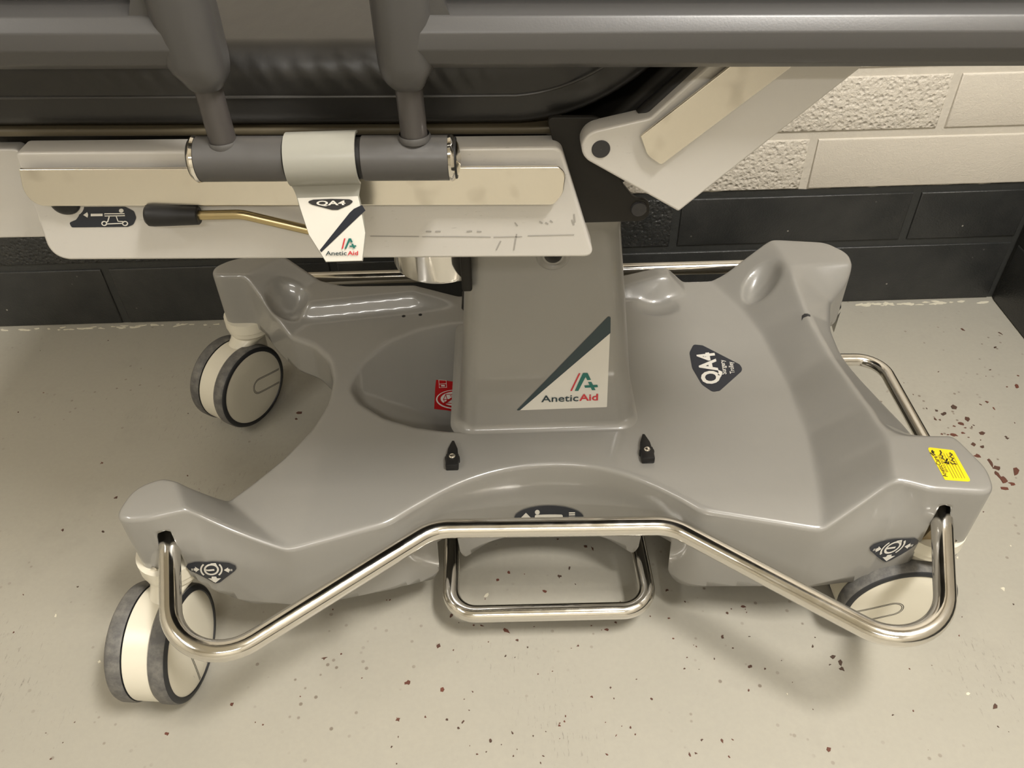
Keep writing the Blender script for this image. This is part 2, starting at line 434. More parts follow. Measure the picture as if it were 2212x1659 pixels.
# ---- base cover: plan outline (clockwise corner list) and height field
DECK, PLAT = .225, .285
OUT = [(-.466, .604, .016), (-.425, .606, .04), (-.377, .619, .035), (-.271, .601, .03), (-.156, .637, .06), (-.124, .663, .08), (-.075, .698, .1), (-.031, .716, .1), (.005, .725, .1),
       (.063, .7285, .15), (.114, .720, .1), (.170, .692, .1), (.201, .667, .1), (.229, .642, .03), (.366, .607, .03), (.446, .631, .03), (.482, .615, .03), (.553, .606, .016),
       (.561, .645, .04), (.548, .692, .06), (.526, .737, .06), (.513, .787, .08), (.491, .845, .1), (.478, .90, .1), (.484, .965, .1), (.510, 1.045, .05), (.545, 1.075, .03), (.552, 1.115, .03), (.525, 1.152, .03),
       (.437, 1.166, .05), (.36, 1.137, .04), (.10, 1.137, .05), (-.08, 1.115, .06), (-.15, 1.112, .06), (-.27, 1.115, .05), (-.372, 1.160, .05), (-.452, 1.158, .05), (-.483, 1.130, .02), (-.477, 1.102, .02),
       (-.424, 1.101, .02), (-.376, 1.048, .05), (-.345, 1.014, .05), (-.307, .992, .04), (-.277, .955, .05), (-.264, .91, .06), (-.264, .86, .06), (-.278, .81, .08), (-.307, .755, .1), (-.342, .708, .1), (-.366, .680, .025),
       (-.405, .664, .02), (-.425, .672, .02), (-.456, .655, .03)]
def resample(P, step):
    P = [Vector(p) for p in P]; P.append(P[0]); L = [0]
    for i in range(1, len(P)): L.append(L[-1] + (P[i] - P[i - 1]).length)
    n = int(L[-1] / step); s = np.linspace(0, L[-1], n, endpoint=False)
    return np.stack([np.interp(s, L, [p[0] for p in P]), np.interp(s, L, [p[1] for p in P])], 1)
outl = resample(fillet_poly(OUT, 10), .0025)
NO = len(outl)
def smooth_ring(A, sig):
    r = int(3 * sig); k = np.exp(-.5 * (np.arange(-r, r + 1) / sig) ** 2); k /= k.sum()
    return sum(w * np.roll(A, j, 0) for j, w in zip(range(-r, r + 1), k))
arch = ((outl[:, 1] < .74) & (outl[:, 0] > -.13) & (outl[:, 0] < .20)).astype(float)
arch = smooth_ring(arch[:, None], 5)
outl = smooth_ring(outl, 1.6) * (1 - arch) + smooth_ring(outl, 9) * arch
tg = np.roll(outl, -2, 0) - np.roll(outl, 2, 0); tg /= np.linalg.norm(tg, axis=1)[:, None]
inn = np.stack([-tg[:, 1], tg[:, 0]], 1)          # outline runs anticlockwise: left normal points inwards
def sdf(P):
    """distance to the outline, positive inside"""
    A = outl; B = np.roll(outl, -1, 0); d = B - A; dd = (d * d).sum(1)
    out = np.empty(len(P)); ins = np.empty(len(P), bool)
    for i in range(0, len(P), 1500):
        p = P[i:i + 1500]; r = p[:, None, :] - A[None]
        t = np.clip((r * d[None]).sum(2) / dd[None], 0, 1); q = r - d[None] * t[..., None]
        out[i:i + 1500] = np.sqrt((q * q).sum(2).min(1))
        c = (A[None, :, 1] > p[:, None, 1]) != (B[None, :, 1] > p[:, None, 1])
        xi = A[None, :, 0] + (p[:, None, 1] - A[None, :, 1]) / np.where(d[None, :, 1] == 0, 1e-9, d[None, :, 1]) * d[None, :, 0]
        ins[i:i + 1500] = (np.sum(c & (p[:, None, 0] < xi), axis=1) % 2) == 1
    return np.where(ins, out, -out)
def lin(X, Y, a, b):
    """signed distance to the line a-b, positive on its left"""
    dx, dy = b[0] - a[0], b[1] - a[1]; L = math.hypot(dx, dy); return (dx * (Y - a[1]) - dy * (X - a[0])) / L
def sst(t): t = np.clip(t, 0, 1); return t * t * (3 - 2 * t)
def raw_height(X, Y):
    Xi = np.interp(Y, [.6, .676, .766, .869, .988, 1.056, 1.102, 1.16], [.365, .382, .395, .397, .388, .373, .353, .33])
    Xr = np.interp(Y, [.6, .637, .695, .763, .857, .942, 1.024, 1.10, 1.16], [.443, .446, .461, .462, .453, .446, .444, .445, .437])
    Zr = np.interp(Y, [.6, .70, .79, .88, .98, 1.06, 1.2], [PLAT, PLAT, .274, .268, .272, PLAT, PLAT])
    t = np.clip((X - Xi) / (Xr - Xi), 0, 1); z = DECK + t * (Zr - DECK)
    w = np.interp(Y, [.70, .735, 1.045, 1.085], [0, 1, 1, 0]); z = z - np.clip(X - Xr, 0, None) * .62 * w
    # front left lobe
    s1 = -lin(X, Y, (-.376, .606), (-.409, .668)); s1 = lin(X, Y, (-.409, .668), (-.376, .606)); s2 = -lin(X, Y, (-.374, .690), (-.268, .597))
    t = np.where(s1 <= 0, 1, np.where(s2 <= 0, 0, s2 / np.maximum(s1 + s2, 1e-6)))
    z = np.where((X < -.22) & (Y < .76), DECK + (PLAT - DECK) * t, z)
    # back left lobe
    s1 = -lin(X, Y, (-.424, 1.101), (-.372, 1.155)); s2 = lin(X, Y, (-.350, 1.012), (-.268, 1.112))
    t = np.where(s1 <= 0, 1, np.where(s2 <= 0, 0, s2 / np.maximum(s1 + s2, 1e-6)))
    zl = np.where((X < -.2) & (Y > .98), DECK + (PLAT - DECK) * t, DECK)
    # raised rim along the back edge
    d = lin(X, Y, (-.31, 1.052), (-.15, 1.072)); e = np.interp(X, [-.5, -.33, -.155, -.085], [0, 1, 1, 0])
    rim = DECK + .027 * np.clip(d / .016, 0, 1) * e
    d2 = Y - np.interp(X, [.14, .2, .3], [1.075, 1.085, 1.09]); e2 = np.interp(X, [.12, .245, .262, .292], [0, 1, 1, 0])
    rim2 = DECK + .030 * np.clip(d2 / .02, 0, 1) * e2
    z = np.where(X < -.05, np.maximum(z, np.maximum(zl, rim)), np.maximum(z, rim2))
    # hollow beside the column
    yb = np.interp(X, [-.235, -.229, -.196, -.148, -.094, -.06], [.905, .939, .993, 1.024, 1.038, 1.04])
    yf = np.interp(X, [-.235, -.216, -.18, -.133, -.091, -.06], [.890, .857, .826, .806, .797, .795])
    dep = np.interp(X, [-.235, -.222, -.09, 0], [0, .012, .062, .066]); u = (Y - yf) / np.maximum(yb - yf, 1e-5)
    prof = np.interp(u, [0, .03, .12, .34, 1.0], [0, .5, .95, 1.0, 0])
    z = z - np.where((u > 0) & (u < 1) & (X > -.235) & (X < .1), dep * prof, 0)
    return z
GX = np.arange(-.56, .64, .0025); GY = np.arange(.54, 1.23, .0025)
MX, MY = np.meshgrid(GX, GY, indexing='ij')
HG = raw_height(MX, MY)
def blur(A, sig):
    r = int(3 * sig); k = np.exp(-.5 * (np.arange(-r, r + 1) / sig) ** 2); k /= k.sum()
    A = np.apply_along_axis(lambda v: np.convolve(np.pad(v, r, 'edge'), k, 'valid'), 0, A)
    return np.apply_along_axis(lambda v: np.convolve(np.pad(v, r, 'edge'), k, 'valid'), 1, A)
HG = blur(HG, 1.25)
def dimple(A, cx, cy, a, R, rot=0, asp=1.0, push=1):
    dx, dy = MX - cx, MY - cy; u = dx * math.cos(rot) + dy * math.sin(rot); v = (-dx * math.sin(rot) + dy * math.cos(rot)) * asp
    return A - push * np.maximum(0, np.sqrt(np.maximum(R * R - u * u - v * v, 0)) - math.sqrt(R * R - a * a))
D = np.zeros_like(HG)
D = dimple(D, -.357, 1.079, .034, .037)
D = dimple(D, .407, 1.083, .037, .042, 1.05, 1.45)
D = dimple(D, .238, 1.066, .036, .075, 0, 1.5)
HG = HG + blur(D, .9)
def height(P):
    fx = np.clip((P[:, 0] - GX[0]) / .0025, 0, len(GX) - 1.001); fy = np.clip((P[:, 1] - GY[0]) / .0025, 0, len(GY) - 1.001)
    i = fx.astype(int); j = fy.astype(int); a = fx - i; b = fy - j
    return HG[i, j] * (1 - a) * (1 - b) + HG[i + 1, j] * a * (1 - b) + HG[i, j + 1] * (1 - a) * b + HG[i + 1, j + 1] * a * b
FR = .0075
def drop(d): e = np.clip(FR - d, 0, FR); return FR - np.sqrt(np.maximum(FR * FR - e * e, 0))
rings = []
for th in (15, 30, 45, 60, 78):
    dd = FR * (1 - math.cos(math.radians(th))); p = outl + inn * dd; s = sdf(p); rings.append(p[(np.abs(s - dd) < dd * .12 + 1e-5)])
gx, gy = np.meshgrid(np.arange(-.49, .57, .0034), np.arange(.595, 1.17, .0034), indexing='ij')
gp = np.stack([gx.ravel(), gy.ravel()], 1); sg = sdf(gp); gp = gp[sg > FR * 1.05]
pts = np.concatenate([outl] + rings + [gp])
res = delaunay_2d_cdt([Vector(p) for p in pts], [(i, (i + 1) % NO) for i in range(NO)], [], 1, 1e-6)
v2 = np.array([tuple(v) for v in res[0]]); tri = [tuple(f) for f in res[2]]
orig = res[3]
dist = np.maximum(sdf(v2), 0); dist[:] = np.where(dist < 2e-5, 0, dist)
zt = height(v2) - drop(dist)
verts = [(float(a), float(b), float(c)) for (a, b), c in zip(v2, zt)]
omap = {}
for i, o in enumerate(orig):
    for k in o:
        if k < NO: omap[k] = i
# side wall rows
PIV = {'FL': (-.434, .634), 'BL': (-.447, 1.131), 'FR': (.522, .640), 'BR': (.512, 1.118)}
NL = [at_y(p, q, .605).x for p, q in ((330, 1165), (334, 1148), (352, 1144), (378, 1150), (396, 1215))]
NRR = [at_y(p, q, .607).x for p, q in ((2000, 1165), (2024, 1100), (2050, 1086), (2064, 1090), (2068, 1110))]
def foot(x, y):
    front = y < .80 and -.43 < x < .50
    z = float(np.interp(x, [-.31, -.155, -.1075, .205, .345, .42], [.113, .090, .056, .058, .104, .112])) if front else .155
    for (px, py) in PIV.values():
        if py < .8 and y < .66 and abs(x - px) > .11: continue
        if py < .8 and y < .66: z = max(z, float(np.interp(abs(x - px), [.03, .045, .075, .11] if px < 0 else [.018, .028, .045, .09], [.178, .150, .125, .105])))
        else:
            d = math.hypot(x - px, (y - py)); z = max(z, z + (.178 - z) * float(1 - sst(np.array((d - .055) / .045))))
    if front:
        for a, b, top in ((-.1075, -.079, .135), (.168, .205, .135)):
            if a < x < b: z = top
        if -.079 <= x <= .168:
            e = min(x + .079, .168 - x); z = .085 - .014 * float(sst(np.array(1 - e / .05))) + .020 * max(0, 1 - e / .009) ** 2
        else:
            e = min(abs(x + .1075), abs(x - .205)); z = z + .020 * max(0, 1 - e / .014) ** 2 if (x < -.1075 or x > .205) else z
    if y < .64:
        if NL[0] < x < NL[-1]: z = max(z, float(np.interp(x, NL, [.225, .256, .259, .252, .19])))
        if NRR[0] < x < NRR[-1]: z = max(z, float(np.interp(x, NRR, [.19, .252, .259, .256, .225])))
    return z
def recess(x): return float(np.interp(x, [-.43, -.377, -.271, .366, .446, .50], [0, .0150, 0, 0, .0205, 0]))   # the lobe edge leans back, the skirt below stays plumb
NR = 14; base = len(verts); faces = list(tri)
top_i = [omap[k] for k in range(NO)]
for k in range(NO):
    x, y = outl[k]; zt_ = verts[top_i[k]][2]; zb = min(foot(x, y), zt_ - .004)
    rc = recess(x) if y < .645 else 0.0
    for r in range(1, NR + 1):
        z_ = max(zb, zt_ + (.050 - zt_) * r / NR); verts.append((x, y - rc * float(sst(np.array((zt_ - z_) / .055))), z_))
def wi(k, r): k %= NO; return top_i[k] if r == 0 else base + k * NR + r - 1
for k in range(NO):
    for r in range(NR): faces.append((wi(k, r), wi(k, r + 1), wi(k + 1, r + 1), wi(k + 1, r)))
bm = bmesh.new(); bv = [bm.verts.new(v) for v in verts]
for f in faces:
    if len(set(f)) >= 3:
        try: bm.faces.new([bv[i] for i in f])
        except ValueError: pass
bmesh.ops.recalc_face_normals(bm, faces=bm.faces)
if sum(f.normal.z * f.calc_area() for f in bm.faces) < 0: bmesh.ops.reverse_faces(bm, faces=bm.faces)
bmesh.ops.remove_doubles(bm, verts=bm.verts, dist=1e-6)
me = bpy.data.meshes.new('base_cover'); bm.to_mesh(me); bm.free()
shell = link('base_cover', me, M['shell'], T, True, 62)
sol = shell.modifiers.new('thick', 'SOLIDIFY'); sol.thickness = .003; sol.offset = -1

def deck_z(x, y): return float(height(np.array([[x, y]]))[0])

# ---- column: tapered pedestal with a flared foot
COLX = .046
def col_half(z): # half width, front y, back y at height z
    t = (z - .225) / .30
    return .1195 + (.0895 - .1195) * t, .7935 + .018 * t, 1.035 - .03 * t
rings_ = []
for k in range(7):                                       # flare where the column grows out of the deck
    a = PI / 2 * k / 6; o = .013 * (1 - math.sin(a)); z = .2235 + .013 * (1 - math.cos(a))
    h, f, b = col_half(z); rings_.append([(x, y, z) for x, y in rrect(COLX, (f + b) / 2, h + o, (b - f) / 2 + o, .024 + o * .5)])
for z in (.30, .38, .46, .515):
    h, f, b = col_half(z); rings_.append([(x, y, z) for x, y in rrect(COLX - .004 * (z - .225) / .3, (f + b) / 2, h, (b - f) / 2, .024)])
for dz, ins in ((.528, .001), (.536, .005), (.541, .011), (.548, .022), (.554, .036), (.556, .05)):
    h, f, b = col_half(.515); rings_.append([(x, y, dz) for x, y in rrect(COLX - .004, (f + b) / 2, h - ins * .35, (b - f) / 2 - ins, .024)])
column = loft('column_cover', rings_, M['shell'], T, True, 50)
FN = Vector((0, -.30, -.018)).normalized(); FN = Vector((0, -.30, .018)).normalized()
CPL = Plane((COLX, .7935, .225), FN)
# round recess high on the column face
hc = CPL.px(1195, 551)
lathe('recess_ring', [(.0205, -.001), (.0195, .0012), (.0180, .0020), (.0160, .0016), (.0125, -.0002), (.0105, -.003)], hc, FN, M['shell'], column)
cutter = lathe('cutter', [(.0001, .02), (.0106, .02), (.0106, -.12), (.0001, -.12)], hc, FN, M['shell'], None, 32)
bmc = bmesh.new(); bmc.from_mesh(cutter.data); bmesh.ops.remove_doubles(bmc, verts=bmc.verts, dist=1e-4); bmesh.ops.recalc_face_normals(bmc, faces=bmc.faces); bmc.to_mesh(cutter.data); bmc.free()
bo = column.modifiers.new('hole', 'BOOLEAN'); bo.operation = 'DIFFERENCE'; bo.object = cutter; bo.solver = 'EXACT'
me_ = bpy.data.meshes.new_from_object(column.evaluated_get(bpy.context.evaluated_depsgraph_get()))   # a real hole bored into the column
me_.set_sharp_from_angle(angle=math.radians(50)); column.modifiers.clear(); column.data = me_; bpy.data.objects.remove(cutter)
side_n = Vector((-.30, 0, -.03)).normalized()
bm = bmesh.new(); 
sp = Vector((COLX - .1195 + .022, .93, .33))
lathe('side_grommet', [(.0001, .004), (.012, .0045), (.0145, .002), (.015, -.002)], (COLX - .1195 + .0105, .945, .335), (-1, 0, .1), M['black'], column)
# mast inside the column and the steel jacket beside it
bm_obj('mast', box_bm(-.02, .11, .86, .98, .54, .70, .006), M['blackmetal'], T)
lathe('lift_cylinder', [(.0001, .447), (.056, .447), (.059, .449), (.060, .453), (.060, .668)], (-.084, .880, 0), (0, 0, 1), M['steel'], T, 64)
bm_obj('cylinder_bracket', box_bm(-.056, -.044, .80, .90, .45, .66, .003), M['blackmetal'], T)

# ---- casters
def caster(piv, cen, az, turn):
    n = Vector((math.cos(az), math.sin(az), 0)); h = Vector((-n.y, n.x, 0)); c = Vector((cen[0], cen[1], .0755)); p = Vector((piv[0], piv[1], 0))
    R = .075
    # fork: neck lofted from the swivel collar down into the drum between the wheels
    def ring(z, cx, cy, rx, ry):
        return [Vector((cx, cy, z)) + h * (rx * math.cos(a)) + n * (ry * math.sin(a)) for a in [2 * PI * k / 32 for k in range(32)]]
    m = (p + Vector((c.x, c.y, 0))) / 2
    neck = [ring(.190, p.x, p.y, .0405, .0405), ring(.172, p.x, p.y, .041, .041), ring(.1705, p.x, p.y, .0395, .0395), ring(.1625, p.x, p.y, .0390, .0390), ring(.1615, p.x, p.y, .0375, .0375), ring(.156, p.x, p.y, .036, .034),
            ring(.150, *(p * .85 + Vector((c.x, c.y, 0)) * .15).xy, .038, .027), ring(.140, *(p * .6 + Vector((c.x, c.y, 0)) * .4).xy, .044, .0205), ring(.10, *m.xy, .05, .0195)]
    fork = loft('caster', [list(reversed(r)) for r in neck], M['cream'], T, True, 40)
    lathe('fork_drum', [(.0001, -.0165), (.071, -.0165), (.0725, -.0155), (.0725, .0155), (.071, .0165), (.0001, .0165)], c, n, M['cream'], fork, 64)
    for s in (1, -1):
        ax = n * s
        lathe('tyre', [(.0655, .0172), (.0735, .0172), (R, .0195), (R, .033), (.0735, .0365), (.0705, .0385), (.0665, .0388), (.0655, .0375)], c, ax, [M['tyre'], M['tyredark']], fork, 64, [1, 0, 0, 0, 1, 1, 1], 50)
        cap = lathe('hub_cap', [(.0001, .0396), (.04, .0394), (.062, .0385), (.0660, .0372), (.0660, .024), (.0001, .024)], c, ax, M['hubface'], fork, 64)
        # printed slot outline on the hub
        bmv = bmesh.new(); hh = h * s
        rot = math.radians(turn if s > 0 else 180 - turn)
        for off in (0.0, .0022):
            w = .0145 - off; path = [(.060 - .008 * k, w) for k in range(7)] + [(.010 - w * math.sin(a), w * math.cos(a)) for a in [PI * k / 14 for k in range(15)]] + [(.012 + .008 * k, -w) for k in range(7)]
            prev = None
            for i, (u, v) in enumerate(path):
                a = path[max(i - 1, 0)]; b = path[min(i + 1, len(path) - 1)]; t = Vector((b[0] - a[0], b[1] - a[1])).normalized(); q = Vector((-t.y, t.x)) * .0005
                pr = []
                for sgn in (1, -1):
                    uu, vv = u + q.x * sgn, v + q.y * sgn; ur, vr = uu * math.cos(rot) - vv * math.sin(rot), uu * math.sin(rot) + vv * math.cos(rot)
                    rr = math.hypot(ur, vr); lift = float(np.interp(rr, [0, .04, .062], [.03985, .0397, .0389]))
                    pr.append(bmv.verts.new(c + hh * ur + Vector((0, 0, vr)) + ax * lift))
                if prev: bmv.faces.new([prev[0], prev[1], pr[1], pr[0]])
                prev = pr
        mm = bpy.data.meshes.new('slot_outline'); bmv.to_mesh(mm); bmv.free(); link('slot_outline', mm, M['line'], fork, False)
    return fork
caster(PIV['FL'], (-.459, .576), math.radians(-5), -95)
caster(PIV['BL'], (-.481, 1.086), math.radians(-30), -16)
caster(PIV['FR'], (.497, .633), math.radians(-89), 200)
caster(PIV['BR'], (.466, 1.118), math.radians(-88), 10)

# ---- steel tubes
ZB = .20; BR_ = .0122
def bp(px, py, z=ZB, r=0): q = at_z(px, py, z); return (q.x, q.y, q.z, r)
a = at_z(367, 1150, ZB); e = at_z(2032, 1100, ZB)
a = at_z(366, 1162, .231); e = at_z(2034, 1112, .231)
ca = Vector(bp(372, 1492, ZB)[:3]); ce = Vector(bp(2048, 1450, ZB)[:3]); a = a + (a - ca) * .18; e = e + (e - ce) * .18
tube('bumper_bar', [(a.x, a.y, a.z), bp(372, 1492, ZB, .062), bp(937, 1142, ZB, .06), bp(1450, 1135, ZB, .06), bp(2048, 1450, ZB, .062), (e.x, e.y, e.z)], BR_, M['steel'], T, 32, 16)
tube('bumper_bar', [(-.42, 1.13, ZB), (-.43, 1.214, ZB, .03), (.50, 1.212, ZB, .03), (.49, 1.13, ZB)], BR_, M['steel'], T, 24)
tube('foot_pedal_bar', [(-.094, .80, .066), (-.092, .618, .052, .036), (.178, .616, .052, .036), (.170, .80, .066)], .0115, M['steel'], T, 28, 14)
tube('foot_pedal_bar', [(.46, 1.005, .155), (.597, 1.005, .15, .04), (.597, .70, .15, .04), (.46, .70, .155)], .010, M['steel'], T, 24, 12)
bm_obj('pedal_crossbar', box_bm(-.12, .20, .80, .83, .055, .085, .004), M['blackmetal'], T)
# inner chassis carrying the casters and pedal shafts
bm_obj('chassis_beam', box_bm(-.24, .42, .80, .98, .105, .135, .006), M['blackmetal'], T)
for x, y, zs in [(*at_y(333, 1228, .604).xy, at_y(333, 1228, .604).z), (*at_y(2060, 1169, .608).xy, at_y(2060, 1169, .608).z)]:
    lathe('screw', [(.0001, .003), (.0022, .003), (.0036, .0022), (.0038, -.001)], (x, y + .0005, zs), (0, -1, .1), M['steel'], shell, 20)
prism('bracket', [(.497, .186), (.512, .186), (.517, .23), (.513, .235)], XZ, .615, .622, M['tan'], T)

# ---- black latches on the deck
for px, py in ((977, 1017), (1400, 1002)):
    q = at_z(px, py, DECK); x, y = q.x, q.y; z = deck_z(x, y) - .0005
    lt = bm_obj('latch', box_bm(x - .0085, x + .0085, y, y + .022, z, z + .011, .002, 2), M['black'], T)
    prism('latch_tip', [(-.0075, .020), (.0075, .020), (.0065, .032), (.0015, .047), (-.0015, .047), (-.0065, .032)], lambda u, v, d: (x + u, y + v, d), z, z + .009, M['black'], lt, .001)
    lathe('latch_screw', [(.0001, .003), (.003, .0025), (.0042, .001), (.0042, -.003)], (x, y + .016, z + .011), (0, 0, 1), M['steel'], lt, 16)
    bm_obj('latch_wing', box_bm(x - .0097, x + .0097, y + .013, y + .019, z, z + .0095, .0015, 2), M['black'], lt)
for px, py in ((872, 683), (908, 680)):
    q = at_z(px, py, DECK); lathe('black_dot', [(.0001, .0010), (.0022, .0009), (.003, .0003), (.003, -.002)], (q.x, q.y, deck_z(q.x, q.y)), (0, 0, 1), M['black'], shell, 16)  # small low black disc set on the cover

# ------------------------------------------------------------------ upper frame
SY = .562                                               # front plane of the side panel
def xz(px, py, y=SY): q = at_y(px, py, y); return q.x, q.z
def xzr(l, y=SY): return [(*xz(p[0], p[1], y), p[2] if len(p) > 2 else 0) for p in l]
# side panel: a plate with the bottom strip bent out a little
pan = fillet_poly(xzr([(30, 330, .004), (1212, 318, .008), (1285, 556, .006), (112, 563, .014)]), 8)
side = prism('side_panel', pan, XZ, SY, SY + .022, M['silver'], T, .0025, 3)
pan2 = fillet_poly(xzr([(-70, 322, .006), (40, 322, .004), (110, 513, .006), (-40, 516, .01)], .598), 6)
prism('side_panel', pan2, XZ, .598, .612, M['silver'], T, .002, 3)
dfr = bm_obj('deck_frame', box_bm(-.41, .035, .625, 1.20, .672, .742, .006), M['blackmetal'], T)
dbd = bm_obj('deck_board', box_bm(-.415, .045, .590, 1.21, .7445, .7505, .002), M['foam'], T)
bm_obj('side_panel', box_bm(-.41, .05, 1.20, 1.222, .655, .745, .004), M['silver'], T)
# stainless strip on stand-offs
stp = fillet_poly(xzr([(44, 362, .001), (1206, 357, .004), (1222, 372, .008), (1216, 414, .012), (1196, 439, .006), (84, 442, .012), (54, 414, .02)], .556), 8)
strip = prism('stainless_strip', stp, XZ, .553, .5565, M['strip'], T, .0012, 3)
for px in (200, 520, 1050):
    x, z = xz(px, 398, .558); lathe('stand_off', [(.008, 0), (.008, .008)], (x, .5565, z), (0, 1, 0), M['blackmetal'], strip, 16)
# hinge tube with sleeves, rings and caps
TY, TR = .536, .0155
_, tz = xz(690, 360, TY - TR * .8)
def tx(px): return xz(px, 350, TY - TR)[0]
def sleeve(name, x0, x1, m, parent, r=TR, b=.0006):
    return lathe(name, [(.0001, x0), (r - b, x0), (r, x0 + b), (r, x1 - b), (r - b, x1), (.0001, x1)], (0, TY, tz), (1, 0, 0), m, parent, 48)
hinge = sleeve('hinge_tube', tx(398), tx(985), M['black'], T, TR * .93)
sleeve('tube_sleeve', tx(413), tx(609), M['sleeve'], hinge); sleeve('tube_sleeve', tx(776), tx(968), M['sleeve'], hinge)
xl, xr = tx(409), tx(972)
for nm, x, s in (('end_cap', xl, -1), ('end_cap', xr, 1)):
    lathe(nm, [(TR * 1.01, -.0015), (TR * 1.05, .0005), (TR * .98, .0022), (TR * .62, .0055), (.0001, .0072)], (x, TY, tz), (s, 0, 0), M['chrome'], hinge, 40)
# clip over the tube that ends in the name plate: a strip swept along a section in the Y-Z plane
xc0, xc1 = tx(612), tx(768); xm = (xc0 + xc1) / 2; hw = (xc1 - xc0) / 2
sec = []
R1 = TR + .0012
for k in range(15):
    a = math.radians(120 - 184 * k / 14)                # from behind the top, over the front, to below the front
    sec.append((TY - R1 * math.cos(a - PI / 2 + PI / 2) * 0 - R1 * math.sin(PI / 2 - a) if False else TY - R1 * math.cos(a), tz + R1 * math.sin(a), hw))
y_, z_ = sec[-1][0], sec[-1][1]
sec += [(y_ + .0003, z_ - .003, hw * .97), (y_ - .0004, z_ - .0065, hw * .93)]
T0 = (y_ - .0016, z_ - .0095)
TAGL = .050; TD = Vector((0, -.16, -1)).normalized()
for u in (0, .14, .4, .62, .85, 1.0):
    sec.append((T0[0] + TD.y * TAGL * u, T0[1] + TD.z * TAGL * u, hw * float(np.interp(u, [0, .14, .55, 1], [.90, .90, .86, .56])), .0050 * u))
bm = bmesh.new(); rows = []
for i, sr in enumerate(sec):
    y, z, w = sr[:3]; xm_ = xm + (sr[3] if len(sr) > 3 else 0)
    a = sec[max(i - 1, 0)]; b = sec[min(i + 1, len(sec) - 1)]; t = Vector((0, b[0] - a[0], b[1] - a[1])).normalized(); nn = Vector((0, t.z, -t.y)) * .0018
    rows.append([bm.verts.new(Vector((xm_ - w, y, z))), bm.verts.new(Vector((xm_ + w, y, z))), bm.verts.new(Vector((xm_ + w, y, z)) + nn), bm.verts.new(Vector((xm_ - w, y, z)) + nn)])
for i in range(len(rows) - 1):
    for k in range(4): bm.faces.new([rows[i][k], rows[i][(k + 1) % 4], rows[i + 1][(k + 1) % 4], rows[i + 1][k]])
bm.faces.new(rows[0]); bm.faces.new(rows[-1])
clip = bm_obj('name_plate_clip', bm, M['clip'], hinge, True, 30)
TPN = Vector((0, -1, .16)).normalized(); TPL = Plane((xm, T0[0], T0[1]), TPN)
TPL.p = TPL.p + TPN * .0019

# posts and side rails
RY = .533
PZ0 = xz(460, 222, RY)[1] + .010
for px, py in ((491, 335), (899, 330)):
    x, _ = xz(px, py, TY)
    tube('post_stem', [(x, TY, tz), (x, RY, .83)], .0092, M['stem'], T, 28)
    lathe('post_collar', [(.0092, .0), (.0112, .0015), (.0115, .004), (.0105, .006)], (x, TY, tz + TR - .005), (0, 0, 1), M['sleeve'], T, 28)
XA, XB = xz(491, 335, TY)[0], xz(899, 330, TY)[0]
def post(x, out):
    r = []
    for dz, xi, xo, d in ((-.001, .0100, .0098, .010), (.0006, .0115, .0110, .0115), (.003, .0135, .0122, .0135), (.007, .0158, .0140, .016), (.012, .0168, .0176, .0185), (.018, .0174, .0200, .020), (.05, .0176, .0210, .0205), (.08, .0176, .0210, .0205), (.108, .0176, .0210, .0205)):
        a, b = x - out * xi, x + out * xo
        r.append([(px, py, PZ0 + dz) for px, py in rrect((a + b) / 2, RY, abs(b - a) / 2, d, min(abs(b - a) / 2, d) * .8)])
    return r
def side_rail(x, out, xe):
    rail = loft('side_rail', post(x, out), M['rail'], T, True, 40)
    z0 = xz(700, 162, RY - .018)[1]; hgt = .040
    xa, xb = (min(x, xe), max(x, xe))
    sect = [(RY + .014, z0 + .006), (RY + .006, z0 + .0005), (RY - .006, z0), (RY - .015, z0 + .006), (RY - .0195, z0 + .016), (RY - .0185, z0 + .026), (RY - .013, z0 + .034), (RY - .004, z0 + .0385), (RY + .006, z0 + .0395), (RY + .014, z0 + .0385)]
    pr = [tuple(p) for p in fillet_poly([(a, b, .004) for a, b in sect], 4)]
    loft('bottom_member', [[(xx, a, b) for a, b in pr] for xx in np.linspace(xa, xb, 12)], M['rail'], rail, True, 85)
    bm_obj('infill_panel', box_bm(xa, xb, RY + .002, RY + .012, z0 + .034, z0 + .080, .003), M['rail'], rail)
    xi = x + out * .021
    # mitred web between post and bottom member
    prism('corner_web', [(xi - out * .004, z0 + .030), (xi + out * .012, z0 + .030), (xi + out * .006, z0 + .044), (xi - out * .004, z0 + .058)], XZ, RY - .012, RY + .006, M['rail'], rail, .003, 2)
    bm_obj('top_member', box_bm(xa, xb, RY - .018, RY + .018, z0 + .072, z0 + .098, .012, 4), M['rail'], rail)
    return rail, z0
r0, _ = side_rail(XA, -1, -.425)
rl, rz0 = side_rail(XB, 1, .62)
p1, p2 = xz(1955, 42, RY + .002), xz(2010, -10, RY + .002)
dx, dz = p2[0] - p1[0], p2[1] - p1[1]
tube('panel_rib', [(p1[0], RY + .002, p1[1] - .004), (p1[0] + dx * 3, RY + .002, p1[1] + dz * 3)], .002, M['rail'], rl, 12)

q1, q2 = at_y(1228, 308, .585), at_y(1278, 282, .585)
tube('webbing_strap', [q1, q2], .0013, M['cream'], T, 10)
